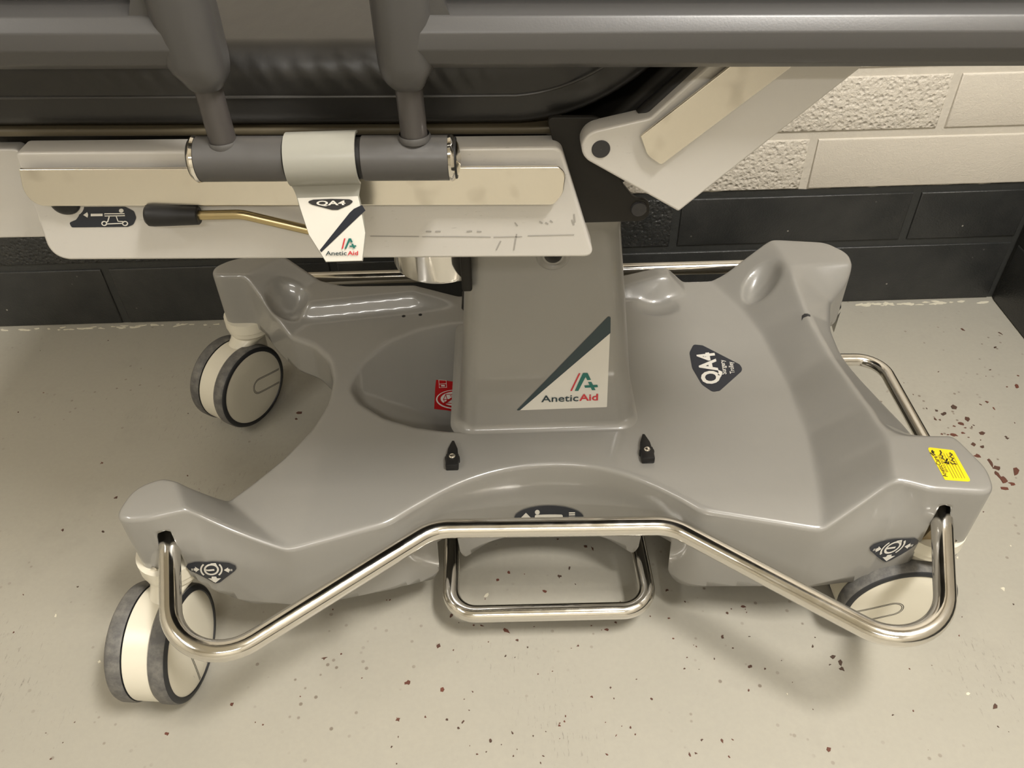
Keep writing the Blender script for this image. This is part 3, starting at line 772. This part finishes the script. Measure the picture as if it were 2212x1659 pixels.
# hinge plate and raised back section
hp = fillet_poly(xzr([(1180, 250, .004), (1300, 250, .01), (1345, 395, .01), (1372, 428, .012), (1402, 428, .012), (1402, 474, .012), (1240, 478, .004)], .577), 6)
hpl = prism('hinge_plate', hp, XZ, .574, .579, M['blackmetal'], T, .0008, 2)
x, z = xz(1380, 452, .573); lathe('bolt_cap', [(.0001, .0025), (.0058, .0022), (.0066, .001), (.0066, -.001)], (x, .574, z), (0, -1, 0), M['cap'], hpl, 24)
HY = .556
o = Vector(xz(1466, 458, HY)); dl = (Vector(xz(1850, 155, HY)) - o).normalized(); L = .43
up = Vector((-dl.y, dl.x))
u0 = Vector(xz(1383, 290, HY)); wid = abs((u0 - o).dot(up)) + .012
e1 = o + dl * L; e2 = e1 + up * wid
hb = Vector(xz(1385, 262, HY))
hs_ = [(o.x, o.y, .002), (e1.x, e1.y, .01), (e2.x, e2.y, .01), (*xz(1405, 255, HY), .006), (*xz(1262, 288, HY), .013), (*xz(1252, 338, HY), .013)]
back = prism('back_section_panel', fillet_poly(hs_, 8), XZ, HY, HY + .020, M['silver'], T, .0025, 3)
x, z = xz(1298, 322, HY); lathe('pivot_cap', [(.0001, .0012), (.0062, .0012), (.0068, .0004), (.0068, -.001)], (x, HY, z), (0, -1, 0), M['cap'], back, 28)
s0 = Vector(xz(1384, 294, HY - .006)); s1 = Vector(xz(1428, 356, HY - .006))
dls = (Vector(xz(1566, 152, HY - .006)) - s0).normalized(); ups = Vector((-dls.y, dls.x)); w2 = (s1 - s0).dot(ups)
sp_ = [(s0.x, s0.y, .0005), (*(s0 + dls * .33), .003), (*(s0 + dls * .33 + ups * w2), .003), (*(s1), .003), (*(s0 + ups * w2 * .55 - dls * .005), .012)]
prism('stainless_strip', fillet_poly(sp_, 8), XZ, HY - .0065, HY - .0035, M['strip'], back, .0006, 2)
bdir = Vector((dl.x, 0, dl.y)); bup = Vector((up.x, 0, up.y))
tb = tube('back_edge_roll', [Vector((hb.x, .572, hb.y)) + bdir * .0 - bup * .004 + Vector((0, 0, 0)), Vector((hb.x, .572, hb.y)) + bdir * .38 - bup * .004], .0065, M['black'], T, 16)

# brake / release lever, knob and pictogram on the side panel
LY = SY - .010
gx0, gz0 = xz(316, 465, LY); gx1, gz1 = xz(431, 465, LY)
lev = lathe('lever_grip', [(.0001, 0), (.0066, .0002), (.0082, .002), (.0085, .006), (.0082, .014), (.0072, abs(gx1 - gx0) - .001), (.0062, abs(gx1 - gx0)), (.0001, abs(gx1 - gx0))], (gx0, LY, gz0), (gx1 - gx0, 0, gz1 - gz0), M['black'], T, 32)
tube('lever_rod', [(gx1 - .004, LY, gz1), (*[xz(522, 463, LY)[0]], LY, xz(522, 463, LY)[1], .03), (xz(668, 497, LY)[0], LY, xz(668, 497, LY)[1], .004), (xz(700, 503, LY)[0], SY + .004, xz(700, 503, LY)[1])], .0037, M['brass'], lev, 18)
kx, kz = xz(136, 438, SY - .004)
lathe('release_knob', [(.0001, .008), (.006, .0074), (.0095, .0052), (.0113, .002), (.0113, -.001)], (kx, SY, kz), (0, -1, 0), M['black'], T, 32)
lathe('knob_surround', [(.0113, .0006), (.0138, .0006), (.0138, -.001)], (kx, SY, kz), (0, -1, 0), M['silver'], side, 32)

# ------------------------------------------------------------------ mattress (rests on the trolley)
MT = empty('mattress', (-.1, .89, .75)); tag(MT, 'black vinyl mattress lying on the trolley deck, bent up at the raised back', 'mattress')
ang = math.atan2(dl.y, dl.x)
path = [(-.425, .7515), (-.3, .7515), (-.05, .7515)]
R_ = .16; cx, cz = .00, .7515 + R_
for k in range(1, 13):
    a = ang * k / 12; path.append((cx + R_ * math.sin(a), cz - R_ * math.cos(a)))
lx, lz = path[-1]; path.append((lx + dl.x * .2, lz + dl.y * .2)); path.append((lx + dl.x * .30, lz + dl.y * .30))
gap = (Vector(path[-1]) - hb).dot(up)                     # where the raised part of the mattress lies above the panel edge
bx = box_bm(-.07, L - .03, .590, 1.20, gap - .060, gap - .012, .004)
for v in bx.verts: v.co = Vector((hb.x, v.co.y, hb.y)) + bdir * v.co.x + bup * v.co.z
bm_obj('back_section_board', bx, M['blackmetal'], T)
dense = []
for i in range(len(path) - 1):
    n = max(1, int(math.hypot(path[i + 1][0] - path[i][0], path[i + 1][1] - path[i][1]) / .004))
    for k in range(n): u = k / n; dense.append((path[i][0] * (1 - u) + path[i + 1][0] * u, path[i][1] * (1 - u) + path[i + 1][1] * u))
dense.append(path[-1])
TH = .059; ycen, yh = .892, .305
secm = []                                               # section in (y, height)
for (sy, sz, a0, r) in ((-1, 1, 90, .022), (-1, -1, 180, .012), (1, -1, 270, .012), (1, 1, 0, .022)):
    for k in range(11):
        a = math.radians(a0 + 90 * k / 10); secm.append((ycen + sy * (yh - r) + r * math.cos(a), TH / 2 + sz * (TH / 2 - r) + r * math.sin(a)))
    if (sy, sz) == (-1, 1):
        yA, zA = secm[-1]
        for k in range(1, 14): secm.append((yA, zA + (.012 - zA) * k / 14))
    if (sy, sz) == (1, 1):
        pass
ringsm = []; s_acc = 0
for i, (x, z) in enumerate(dense):
    a = dense[max(i - 1, 0)]; b = dense[min(i + 1, len(dense) - 1)]; t = Vector((b[0] - a[0], b[1] - a[1])).normalized(); nn = Vector((-t.y, t.x))
    end = min(1, (i + .6) / 8); end = math.sqrt(1 - (1 - end) ** 2)
    rr = []
    for (y, hgt) in secm:
        h2 = TH / 2 + (hgt - TH / 2) * (.55 + .45 * end)
        wv = .0009 * math.sin(400 * x + 230 * hgt + 1.5 * math.sin(31 * x)) * (.35 + .65 * math.sin(17 * x + 2.6) ** 2) * math.exp(-((hgt - .042) / .012) ** 2) if y < ycen - .2 else 0
        ben = .006 * math.exp(-((x - .075) / .012) ** 2) * (1 if y < ycen - .25 else 0) * math.exp(-((hgt - .035) / .02) ** 2)
        rr.append((x + nn.x * h2, y + wv + ben, z + nn.y * h2))
    ringsm.append(rr)
loft('cover', [list(r) for r in ringsm], M['vinyl'], MT, True, 60)
seam = []
for i, (x, z) in enumerate(dense):
    a = dense[max(i - 1, 0)]; b = dense[min(i + 1, len(dense) - 1)]; t = Vector((b[0] - a[0], b[1] - a[1])).normalized(); nn = Vector((-t.y, t.x))
    hgt = .0245; seam.append((x + nn.x * hgt, ycen - yh - .0003, z + nn.y * hgt))
tube('seam_piping', seam[2:-1], .0011, M['piping'], MT, 8, 4)

# the deck is tipped a little: its head end hangs lower than its foot end
def tip(o):
    if o.type == 'MESH' and o.name.split('.')[0] not in ('name_plate_clip',):
        for v in o.data.vertices: v.co.z -= .026 * (v.co.x + .13)
        o.data.update()
    for c in o.children: tip(c)
for o in (r0, rl, hinge, MT, dfr, dbd): tip(o)

# ------------------------------------------------------------------ stickers, marks and lettering
fm = (outl[:, 1] < .735) & ((outl[:, 1] < .643) | ((outl[:, 0] > -.2) & (outl[:, 0] < .3))); fxs = outl[fm]; fxs = fxs[np.argsort(fxs[:, 0])]
def front_y(x): return float(np.interp(x, fxs[:, 0], fxs[:, 1])) - recess(x)
class FrontFace(Plane):
    """the vertical front skirt of the base cover"""
    def __init__(s): s.n = Vector((0, -1, 0)); s.p = Vector((0, .61, .2)); s.lay = .0004
    def px(s, x, y):
        Y = .61
        for _ in range(12): q = at_y(x, y, Y); Y = front_y(q.x)
        return at_y(x, y, Y)
def drape_front(o, lift):
    me = o.data; bm = bmesh.new(); bm.from_mesh(me); bmesh.ops.triangulate(bm, faces=bm.faces)
    for _ in range(2): bmesh.ops.subdivide_edges(bm, edges=[e for e in bm.edges if e.calc_length() > .004], cuts=1, use_grid_fill=True)
    for v in bm.verts: v.co.y = front_y(v.co.x) - lift * .0004 - .0008
    bm.to_mesh(me); bm.free(); me.update(); return o
class Top(Plane):
    """the tangent plane of the cover where a pixel's ray meets it"""
    def __init__(s, px, py):
        z = DECK
        for _ in range(25): q = at_z(px, py, z); z = .5 * z + .5 * deck_z(q.x, q.y)
        e = .006; gx_ = (deck_z(q.x + e, q.y) - deck_z(q.x - e, q.y)) / (2 * e); gy_ = (deck_z(q.x, q.y + e) - deck_z(q.x, q.y - e)) / (2 * e)
        s.p = Vector((q.x, q.y, z)); s.n = Vector((-gx_, -gy_, 1)).normalized(); s.lay = .0004
def drape_top(o, lift):
    me = o.data; bm = bmesh.new(); bm.from_mesh(me); bmesh.ops.triangulate(bm, faces=bm.faces)
    for _ in range(2): bmesh.ops.subdivide_edges(bm, edges=[e for e in bm.edges if e.calc_length() > .005], cuts=1, use_grid_fill=True)
    for v in bm.verts: v.co.z = deck_z(v.co.x, v.co.y) + lift * .0004
    bm.to_mesh(me); bm.free(); me.update(); return o
def zm(ox, oy, s): return lambda l: [(ox + p[0] / s, oy + p[1] / s) + tuple(p[2:]) for p in l]
PK = lambda st, name, pl, pts, m, lift=2: decal(name, pl, pts, m, st, lift, .0001)

# company triangle on the column
z3 = zm(950, 500, 3.456)
st = decal('company_sticker', CPL, fillet_poly([(1117, 886, 2), (1311, 879, 2), (1319, 684, 5)], 4), M['white'], column, 1)
PK(st, 'corner_band', CPL, z3([(575, 1331), (1252, 638), (1262, 634), (1275, 640), (1274, 755), (600, 1331), (585, 1334)]), M['teal'])
PK(st, 'logo_bar', CPL, z3([(973, 1187), (986, 1187), (1050, 1055), (1037, 1055)]), M['red'], 3)
LG = [[(1007, 1186), (1034, 1186), (1088, 1082), (1100, 1106), (1128, 1104), (1103, 1053), (1068, 1053)], [(1078, 1146), (1118, 1144), (1106, 1121), (1132, 1120), (1144, 1143), (1176, 1141), (1180, 1158), (1152, 1160), (1162, 1180), (1136, 1181), (1126, 1161), (1084, 1163)]]
for L_ in LG: PK(st, 'logo_letter', CPL, z3(L_), M['green'], 3)
lettering('company_name', 'Anetic', CPL, *z3([(757, 1270), (1034, 1262), (757, 1222)]), M['teal'], st, 3, .012)
lettering('company_name', 'Aid', CPL, *z3([(1040, 1260), (1180, 1256), (1040, 1213)]), M['red'], st, 3, .02)

# pick-shaped model sticker on the deck
z4 = zm(1350, 500, 2.566); TP = Top(1545, 800)
st = decal('model_sticker', TP, fillet_poly(z4([(380, 627, 6), (357, 672, 10), (372, 758, 20), (425, 848, 20), (485, 890, 12), (525, 884, 8), (655, 768, 8), (636, 738, 6), (430, 632, 10)]), 5), M['navy'], shell, 1)
lettering('model_name', 'QA4', TP, (1556, 828), (1541, 761), (1519, 832), M['white'], st, 2, .035)
lettering('model_words', 'Surgery', TP, (1569, 809), (1564, 778), (1559, 810), M['white'], st, 2, .015)
lettering('model_words', 'Trolley', TP, (1587, 807), (1582, 782), (1577, 808), M['white'], st, 2, .015)

# brake pictograms on the front skirt
FFP = FrontFace()
z5 = zm(220, 1020, 5.027)
def brake(mapf):
    st = decal('brake_sticker', FFP, mapf([(918, 1018), (935, 988), (1010, 968), (1200, 962), (1380, 976), (1452, 1008), (1464, 1040), (1445, 1066), (1285, 1188), (1245, 1198), (1210, 1188), (945, 1050)]), M['navy'], shell, 1, .0001)
    drape_front(st, 1)
    def add(name, pts, cut=None):
        drape_front(decal(name, FFP, mapf(pts), M['white'], st, 2, .00005), 2)
    def ringp(cx, cy, ro, ri, a0, a1, n=20):
        A = [math.radians(a0 + (a1 - a0) * k / n) for k in range(n + 1)]
        return [(cx + ro * math.cos(a), cy + ro * .76 * math.sin(a)) for a in A] + [(cx + ri * math.cos(a), cy + ri * .72 * math.sin(a)) for a in reversed(A)]
    add('drum_ring', ringp(1193, 1046, 82, 62, -60, 180)); add('drum_ring', ringp(1193, 1046, 82, 62, 180, 302))
    add('drum_bar', [(1132, 1042), (1224, 1040), (1226, 1058), (1134, 1060)]); add('drum_tab', [(1180, 988), (1186, 978), (1240, 975), (1262, 1015), (1240, 1005), (1205, 1003)])
    add('brake_shoe', ringp(1193, 1046, 122, 104, 135, 222)); add('brake_shoe', ringp(1193, 1046, 122, 104, -42, 45))
    add('arrow', [(1003, 1032), (1018, 1032), (1014, 1014), (1064, 1044), (1022, 1076), (1022, 1060), (1006, 1060)]); add('arrow', [(1392, 1038), (1376, 1038), (1374, 1022), (1328, 1052), (1384, 1080), (1382, 1064), (1394, 1064)])
    add('arrow', [(1196, 1122), (1246, 1122), (1252, 1140), (1300, 1140), (1240, 1188), (1156, 1140), (1196, 1140)])
    for x in (976, 988): add('arrow_tick', [(x, 1034), (x + 7, 1034), (x + 9, 1056), (x + 2, 1056)])
    for x in (1400, 1412): add('arrow_tick', [(x, 1040), (x + 7, 1040), (x + 8, 1062), (x + 1, 1062)])
brake(z5)
A_ = np.array([[920, 1020, 1], [1463, 1040, 1], [1245, 1197, 1]], float); B_ = np.array([[1600 + 925 / 3.319, 950 + 768 / 3.319], [1600 + 1264 / 3.319, 950 + 738 / 3.319], [1600 + 1040 / 3.319, 950 + 869 / 3.319]])
AF = np.linalg.solve(A_, B_)
brake(lambda l: [tuple(np.array([p[0], p[1], 1.0]) @ AF) for p in l])

# oval pictogram on the middle of the skirt, half behind the bumper bar
z6 = zm(900, 1080, 3.814)
st = decal('steering_sticker', FFP, ring_px(1186, 1118, 75, 27, 40)[:-1], M['navy'], shell, 1, .0001); drape_front(st, 1)
def addo(nm, pts): drape_front(decal(nm, FFP, pts, M['white'], st, 2, .00005), 2)
addo('arrow', z6([(850, 148), (900, 98), (950, 148), (920, 175), (880, 175)])); addo('head_dot', z6(ring_px(994, 94, 20, 20, 18)[:-1]))
addo('body_bar', z6([(975, 122), (980, 116), (1195, 113), (1203, 122), (1203, 132), (1195, 138), (980, 141), (973, 134)]))
for y in (94, 110, 130, 152): addo('tick', z6([(1254, y), (1304, y - 1), (1304, y + 10), (1254, y + 11)]))

# red warning sticker in the hollow beside the column
class Hollow(Plane):
    """the surface of the base cover itself, met by marching down a pixel's ray"""
    def __init__(s): s.n = Vector((0, 0, 1)); s.p = Vector((0, 0, .2)); s.lay = .0004
    def px(s, x, y):
        lo, hi = None, .30; z = .30
        while z > .12:
            q = at_z(x, y, z)
            if z <= deck_z(q.x, q.y): lo = z; break
            hi = z; z -= .002
        for _ in range(14):
            m_ = (hi + (lo or .12)) / 2; q = at_z(x, y, m_)
            if m_ <= deck_z(q.x, q.y): lo = m_
            else: hi = m_
        return at_z(x, y, hi)
RP = Hollow()
def red(name, pts, m, lift, par=None): return drape_top(decal(name, RP, pts, m, par or shell, lift, .00005), lift * 1.5)
st = red('warning_sticker', [(942, 821), (965, 823), (1000, 825), (999, 850), (998, 889), (965, 887), (938, 884), (939, 860), (940, 840)], M['redsign'], 1)
red('warning_disc', ring_px(985, 864, 43, 21, 40)[:-1], M['white'], 2, st); red('warning_ring', ring_px(985, 864, 40, 19, 40)[:-1], M['redsign'], 3, st); red('warning_field', ring_px(985, 864, 33, 15.5, 40)[:-1], M['white'], 4, st)
for nm, pths, w_, m_, lf, cl in (('box_drawing', [[(958, 866), (963, 855), (984, 854)], [(958, 866), (962, 874), (984, 874)], [(963, 855), (966, 866), (966, 874)], [(958, 866), (984, 865)], [(972, 858), (978, 859)]], .0011, 'redsign', 5, False), ('slash', [[(958, 877), (975, 865), (992, 853)]], .0028, 'redsign', 6, False), ('booklet', [[(948, 822), (964, 823), (965, 838), (949, 839)]], .0009, 'white', 2, True), ('booklet', [[(949, 831), (964, 830)]], .0008, 'white', 2, False)):
    drape_top(strokes(nm, RP, pths, w_, M[m_], st, lf, cl), lf * 1.5)
red('booklet_mark', [(953, 833), (961, 833), (961, 836), (953, 836)], M['white'], 2, st)

# yellow service sticker on the front right lobe
YP = Top(2050, 1005)
st = decal('service_sticker', YP, fillet_poly([(2002, 966, 4), (2060, 973, 6), (2098, 1041, 4), (2041, 1037, 4)], 4), M['yellow'], shell, 1)
lettering('service_brand', 'AneticCare', YP, (2047, 1031), (2023, 986), (2038, 1032), M['ink'], st, 2, .01)
lettering('service_words', 'SERVICE RECORD', YP, (2048.5, 1021), (2029.5, 984), (2044, 1021.5), M['ink'], st, 2)
PK(st, 'brand_mark', YP, [(2011, 977), (2013, 976), (2021, 984), (2019.5, 985)], M['ink']); PK(st, 'brand_mark', YP, [(2008, 979), (2010, 978), (2018, 985), (2016.5, 986)], M['ink'])
PK(st, 'brand_mark', YP, [(2012, 973), (2015, 973), (2015, 975), (2018, 976), (2018, 979), (2015, 979), (2013, 978), (2011, 976)], M['ink'])
strokes('ruled_line', YP, [[(2060 + k * 6, 1034), (2040 + k * 6 - 8, 980)] for k in range(5)], .0006, M['brownink'], st, 2)
strokes('handwriting', YP, [[(2030, 974), (2033, 979), (2030, 984), (2036, 986), (2034, 991), (2040, 994)], [(2042, 996), (2046, 992), (2042, 1002), (2050, 998), (2047, 1004)], [(2051, 979), (2056, 984), (2051, 988), (2059, 991), (2055, 996), (2062, 999)], [(2052, 1000), (2058, 1004), (2062, 1002), (2066, 1005)], [(2038, 1000), (2044, 1001), (2050, 1002)]], .0016, M['ink'], st, 3)

# dark label low on the back right lobe, and scuffs
BP = Plane((.549, 1.092, .23), (.93, -.36, 0)); BP.lay = .0015
st = decal('side_sticker', BP, [(1793, 655), (1816, 622), (1815, 664), (1792, 700)], M['navy'], shell, 1)
strokes('sticker_print', BP, [[(1797, 662), (1811, 642)], [(1810, 632), (1808, 652)], [(1797, 672), (1810, 652)]], .0016, M['white'], st, 2)
PK(st, 'sticker_corner', BP, [(1792, 700), (1812, 672), (1797, 718)], M['white'])
SP = Top(1745, 683)
PKs = decal('scuff_mark', SP, [(1733, 679), (1738, 677), (1751, 678), (1751, 683), (1736, 684), (1733, 688)], M['cap'], shell, 1, .0001); drape_top(PKs, 1)

# pictogram on the side panel
SPL = Plane((0, SY, .7), (0, -1, 0)); z7 = zm(0, 380, 3.16)
st = decal('handle_sticker', SPL, fillet_poly(z7([(545, 212, 4), (855, 210, 8), (915, 240, 8), (932, 285, 8), (912, 330, 8), (875, 346, 6), (490, 350, 5), (474, 318, 3), (520, 298, 3), (540, 270, 6)]), 4), M['navy'], side, 1)
PK(st, 'arrow', SPL, z7([(570, 263), (598, 244), (604, 262), (600, 281)]), M['white']); PK(st, 'bar', SPL, z7([(622, 255), (703, 254), (703, 271), (622, 272)]), M['white']); PK(st, 'head_dot', SPL, z7(ring_px(830, 234, 16, 14, 18)[:-1]), M['white'])
strokes('bed_outline', SPL, [z7([(716, 255), (852, 254), (854, 268), (716, 270)]), z7(ring_px(714, 321, 16, 14, 16)[:-1]), z7(ring_px(856, 321, 17, 14, 16)[:-1])], .0009, M['white'], st, 2, True)
strokes('bed_outline', SPL, [z7([(748, 274), (738, 308), (730, 312)]), z7([(796, 273), (808, 306), (842, 308)]), z7([(732, 324), (838, 320)])], .0009, M['white'], st, 2)

# rubbed lines and smudges on the side panel
for paths_, w_ in (([[(800, 510), (905, 511)], [(912, 511), (1010, 511), (1060, 512)], [(1066, 512), (1128, 511)], [(1140, 509), (1240, 507)]], .0007), ([[(920, 500), (932, 500)], [(940, 500), (952, 500)], [(1008, 500), (1020, 499)], [(1030, 500), (1040, 500)], [(1165, 478), (1172, 482)], [(1178, 480), (1184, 484)], [(1188, 476), (1194, 480)], [(1235, 474), (1240, 486)], [(1112, 480), (1118, 488)], [(1240, 462), (1242, 480)], [(1072, 540), (1082, 520)], [(1110, 540), (1116, 505)]], .0011)):
    for p_ in paths_: strokes('scuff_mark', SPL, [p_], w_, M['scuff'], side, 1)

# sticker on the name plate
z8 = zm(380, 290, 3.568)
tag_rows = [(T0[0] + TD.y * TAGL * u, T0[1] + TD.z * TAGL * u, hw * float(np.interp(u, [0, .14, .55, 1], [.90, .90, .86, .56])), .0050 * u) for u in (.0, .14, .55, .985)]
st = decal3('name_sticker', TPL, [Vector((xm + d + w - .0006, y, z)) + TPN * .0019 for y, z, w, d in tag_rows] + [Vector((xm + d - w + .0006, y, z)) + TPN * .0019 for y, z, w, d in reversed(tag_rows)], M['white'], clip, 1)
PK(st, 'band', TPL, z8([(1110, 890), (1340, 602), (1372, 572), (1436, 542), (1462, 585), (1420, 622), (1122, 906)]), M['navy'])
PK(st, 'model_badge', TPL, fillet_poly(z8([(1010, 517, 3), (1060, 501, 4), (1200, 495, 10), (1340, 499, 4), (1372, 514, 3), (1340, 540, 6), (1250, 580, 4), (1205, 580, 4), (1050, 540, 6)]), 3), M['cap'])
lettering('badge_name', 'QA4', TPL, *z8([(1085, 543), (1308, 540), (1085, 510)]), M['white'], st, 3, .03)
PK(st, 'logo_bar', TPL, z8([(1279, 878), (1290, 878), (1309, 798), (1298, 798)]), M['red'], 3)
for L_ in LG: PK(st, 'logo_letter', TPL, z8([(1301 + (x - 1007) * .53, 878 + (y - 1186) * .60) for x, y in L_]), M['green'], 3)
lettering('company_name', 'Anetic', TPL, *z8([(1156, 928), (1318, 927), (1156, 896)]), M['teal'], st, 3, .012)
lettering('company_name', 'Aid', TPL, *z8([(1324, 927), (1406, 926), (1324, 896)]), M['red'], st, 3, .02)

# ------------------------------------------------------------------ chips and flakes on the floor
M['chip'] = mat('rust_brown_chip', (0.10, 0.035, 0.018), .7); g = NT(M['chip']); g.col(g.mix(g.ramp(g.noise(8, 3), .4, .6), (0.12, 0.036, 0.02), (0.06, 0.034, 0.022)))
M['flake'] = mat('pale_paint_flake', (0.62, 0.58, 0.46), .6)
def blobs(name, items, m, label, cat):
    bm = bmesh.new()
    for px, py, s in items:
        if px > 2000 and py < 1100: s *= 1.4
        q = at_z(px, py, 0)
        if not (q.y < WALL_Y - .01 and q.x < WALL_X - .01): continue
        if any(math.hypot(q.x - cx_, q.y - cy_) < .085 for cx_, cy_ in ((-.459, .576), (-.481, 1.086), (.487, .631), (.466, 1.118))): continue
        n = random.randint(5, 9); a0 = random.random() * 6; asp = random.uniform(.45, 1.0); rot = random.random() * 6
        if q.y > WALL_Y - .03: asp = .3; rot = random.uniform(-.25, .25)
        h = random.uniform(.0004, .0011)
        lo = []; hi = []
        for k in range(n):
            a = a0 + 2 * PI * k / n; r = s * random.uniform(.35, 1.3); u, v = r * math.cos(a), r * math.sin(a) * asp
            x, y = q.x + u * math.cos(rot) - v * math.sin(rot), q.y + u * math.sin(rot) + v * math.cos(rot)
            lo.append(bm.verts.new((x, y, -.0002))); hi.append(bm.verts.new((q.x + (x - q.x) * .9, q.y + (y - q.y) * .9, h)))
        bm.faces.new(hi)
        for k in range(n): bm.faces.new([lo[k], lo[(k + 1) % n], hi[(k + 1) % n], hi[k]])
    o = bm_obj(name, bm, m, None, False); tag(o, label, cat, None, 'stuff'); return o
big_ = [(2140, 1000, .007), (2152, 1010, .005), (2165, 1035, .008), (2155, 1025, .006), (2195, 1020, .007), (2185, 1045, .004), (2120, 935, .005), (2105, 960, .004), (2090, 905, .005), (2075, 915, .004), (2060, 880, .005), (2040, 893, .004), (2120, 965, .004), (2170, 1055, .004), (2060, 940, .005), (2050, 960, .004), (2110, 985, .005), (2020, 905, .003), (2195, 835, .005), (2080, 712, .004), (2160, 720, .004), (2150, 750, .003), (1095, 1362, .006), (1040, 1352, .003), (975, 1330, .004), (1118, 1383, .003), (1230, 1228, .004), (1208, 1245, .004), (1177, 1278, .004), (1280, 1185, .004), (1265, 1180, .003), (1205, 1165, .003), (1100, 1237, .003), (1075, 1253, .003), (1815, 1432, .006), (1800, 1420, .004), (1818, 1445, .004), (1755, 1397, .003), (1605, 1310, .005), (1560, 1375, .003), (1620, 1440, .003), (1440, 1275, .003), (955, 1488, .004), (1000, 1560, .003), (498, 1452, .004), (430, 1497, .003), (700, 1422, .004), (945, 1395, .004), (860, 1555, .003), (360, 1585, .003), (965, 1555, .003), (2150, 1525, .006), (1990, 1350, .003), (1060, 1600, .003), (640, 905, .004), (645, 892, .006), (250, 1075, .004), (265, 1100, .003), (222, 1148, .004), (405, 1028, .003), (220, 1000, .003), (135, 1145, .003), (500, 1522, .004), (395, 1535, .003), (360, 1585, .003), (880, 1475, .004), (560, 1400, .003), (1310, 1360, .003), (1330, 1345, .003), (1490, 1630, .003), (1790, 1620, .004), (1560, 1600, .003)]
random.seed(11)
sm = [(random.gauss(1250, 330), random.uniform(1290, 1640), random.uniform(.0008, .0022)) for _ in range(90)] + [(random.gauss(2090, 70), random.gauss(960, 70), random.uniform(.001, .003)) for _ in range(45)] + [(random.uniform(0, 2200), random.uniform(700, 1650), random.uniform(.0007, .0018)) for _ in range(70)]
blobs('rust_chips', big_ + sm, M['chip'], 'rust-brown chips and specks scattered over the grey floor', 'chips')
fl_ = [(1983, 1366, .006), (2168, 1272, .005), (1986, 1262, .004), (2068, 1205, .003), (2090, 1500, .004), (1052, 1285, .005), (120, 1330, .003), (215, 1430, .003), (2183, 1180, .002), (1700, 1500, .002)]
ed = [(random.uniform(0, 760), 0, 0) for _ in range(0)]
for k in range(70):
    x = random.choice([random.uniform(-1.05, -.6), random.uniform(.72, 1.0)]); q = Vector((x, WALL_Y - random.uniform(.011, .02), 0))
    v = CR.transposed() @ (q - CC); fl_.append((IMG_W / 2 - FPX * v.x / v.z, IMG_H / 2 + FPX * v.y / v.z, random.uniform(.004, .012)))
blobs('paint_flakes', fl_, M['flake'], 'pale paint flakes lying on the floor and along the foot of the black wall', 'flakes')
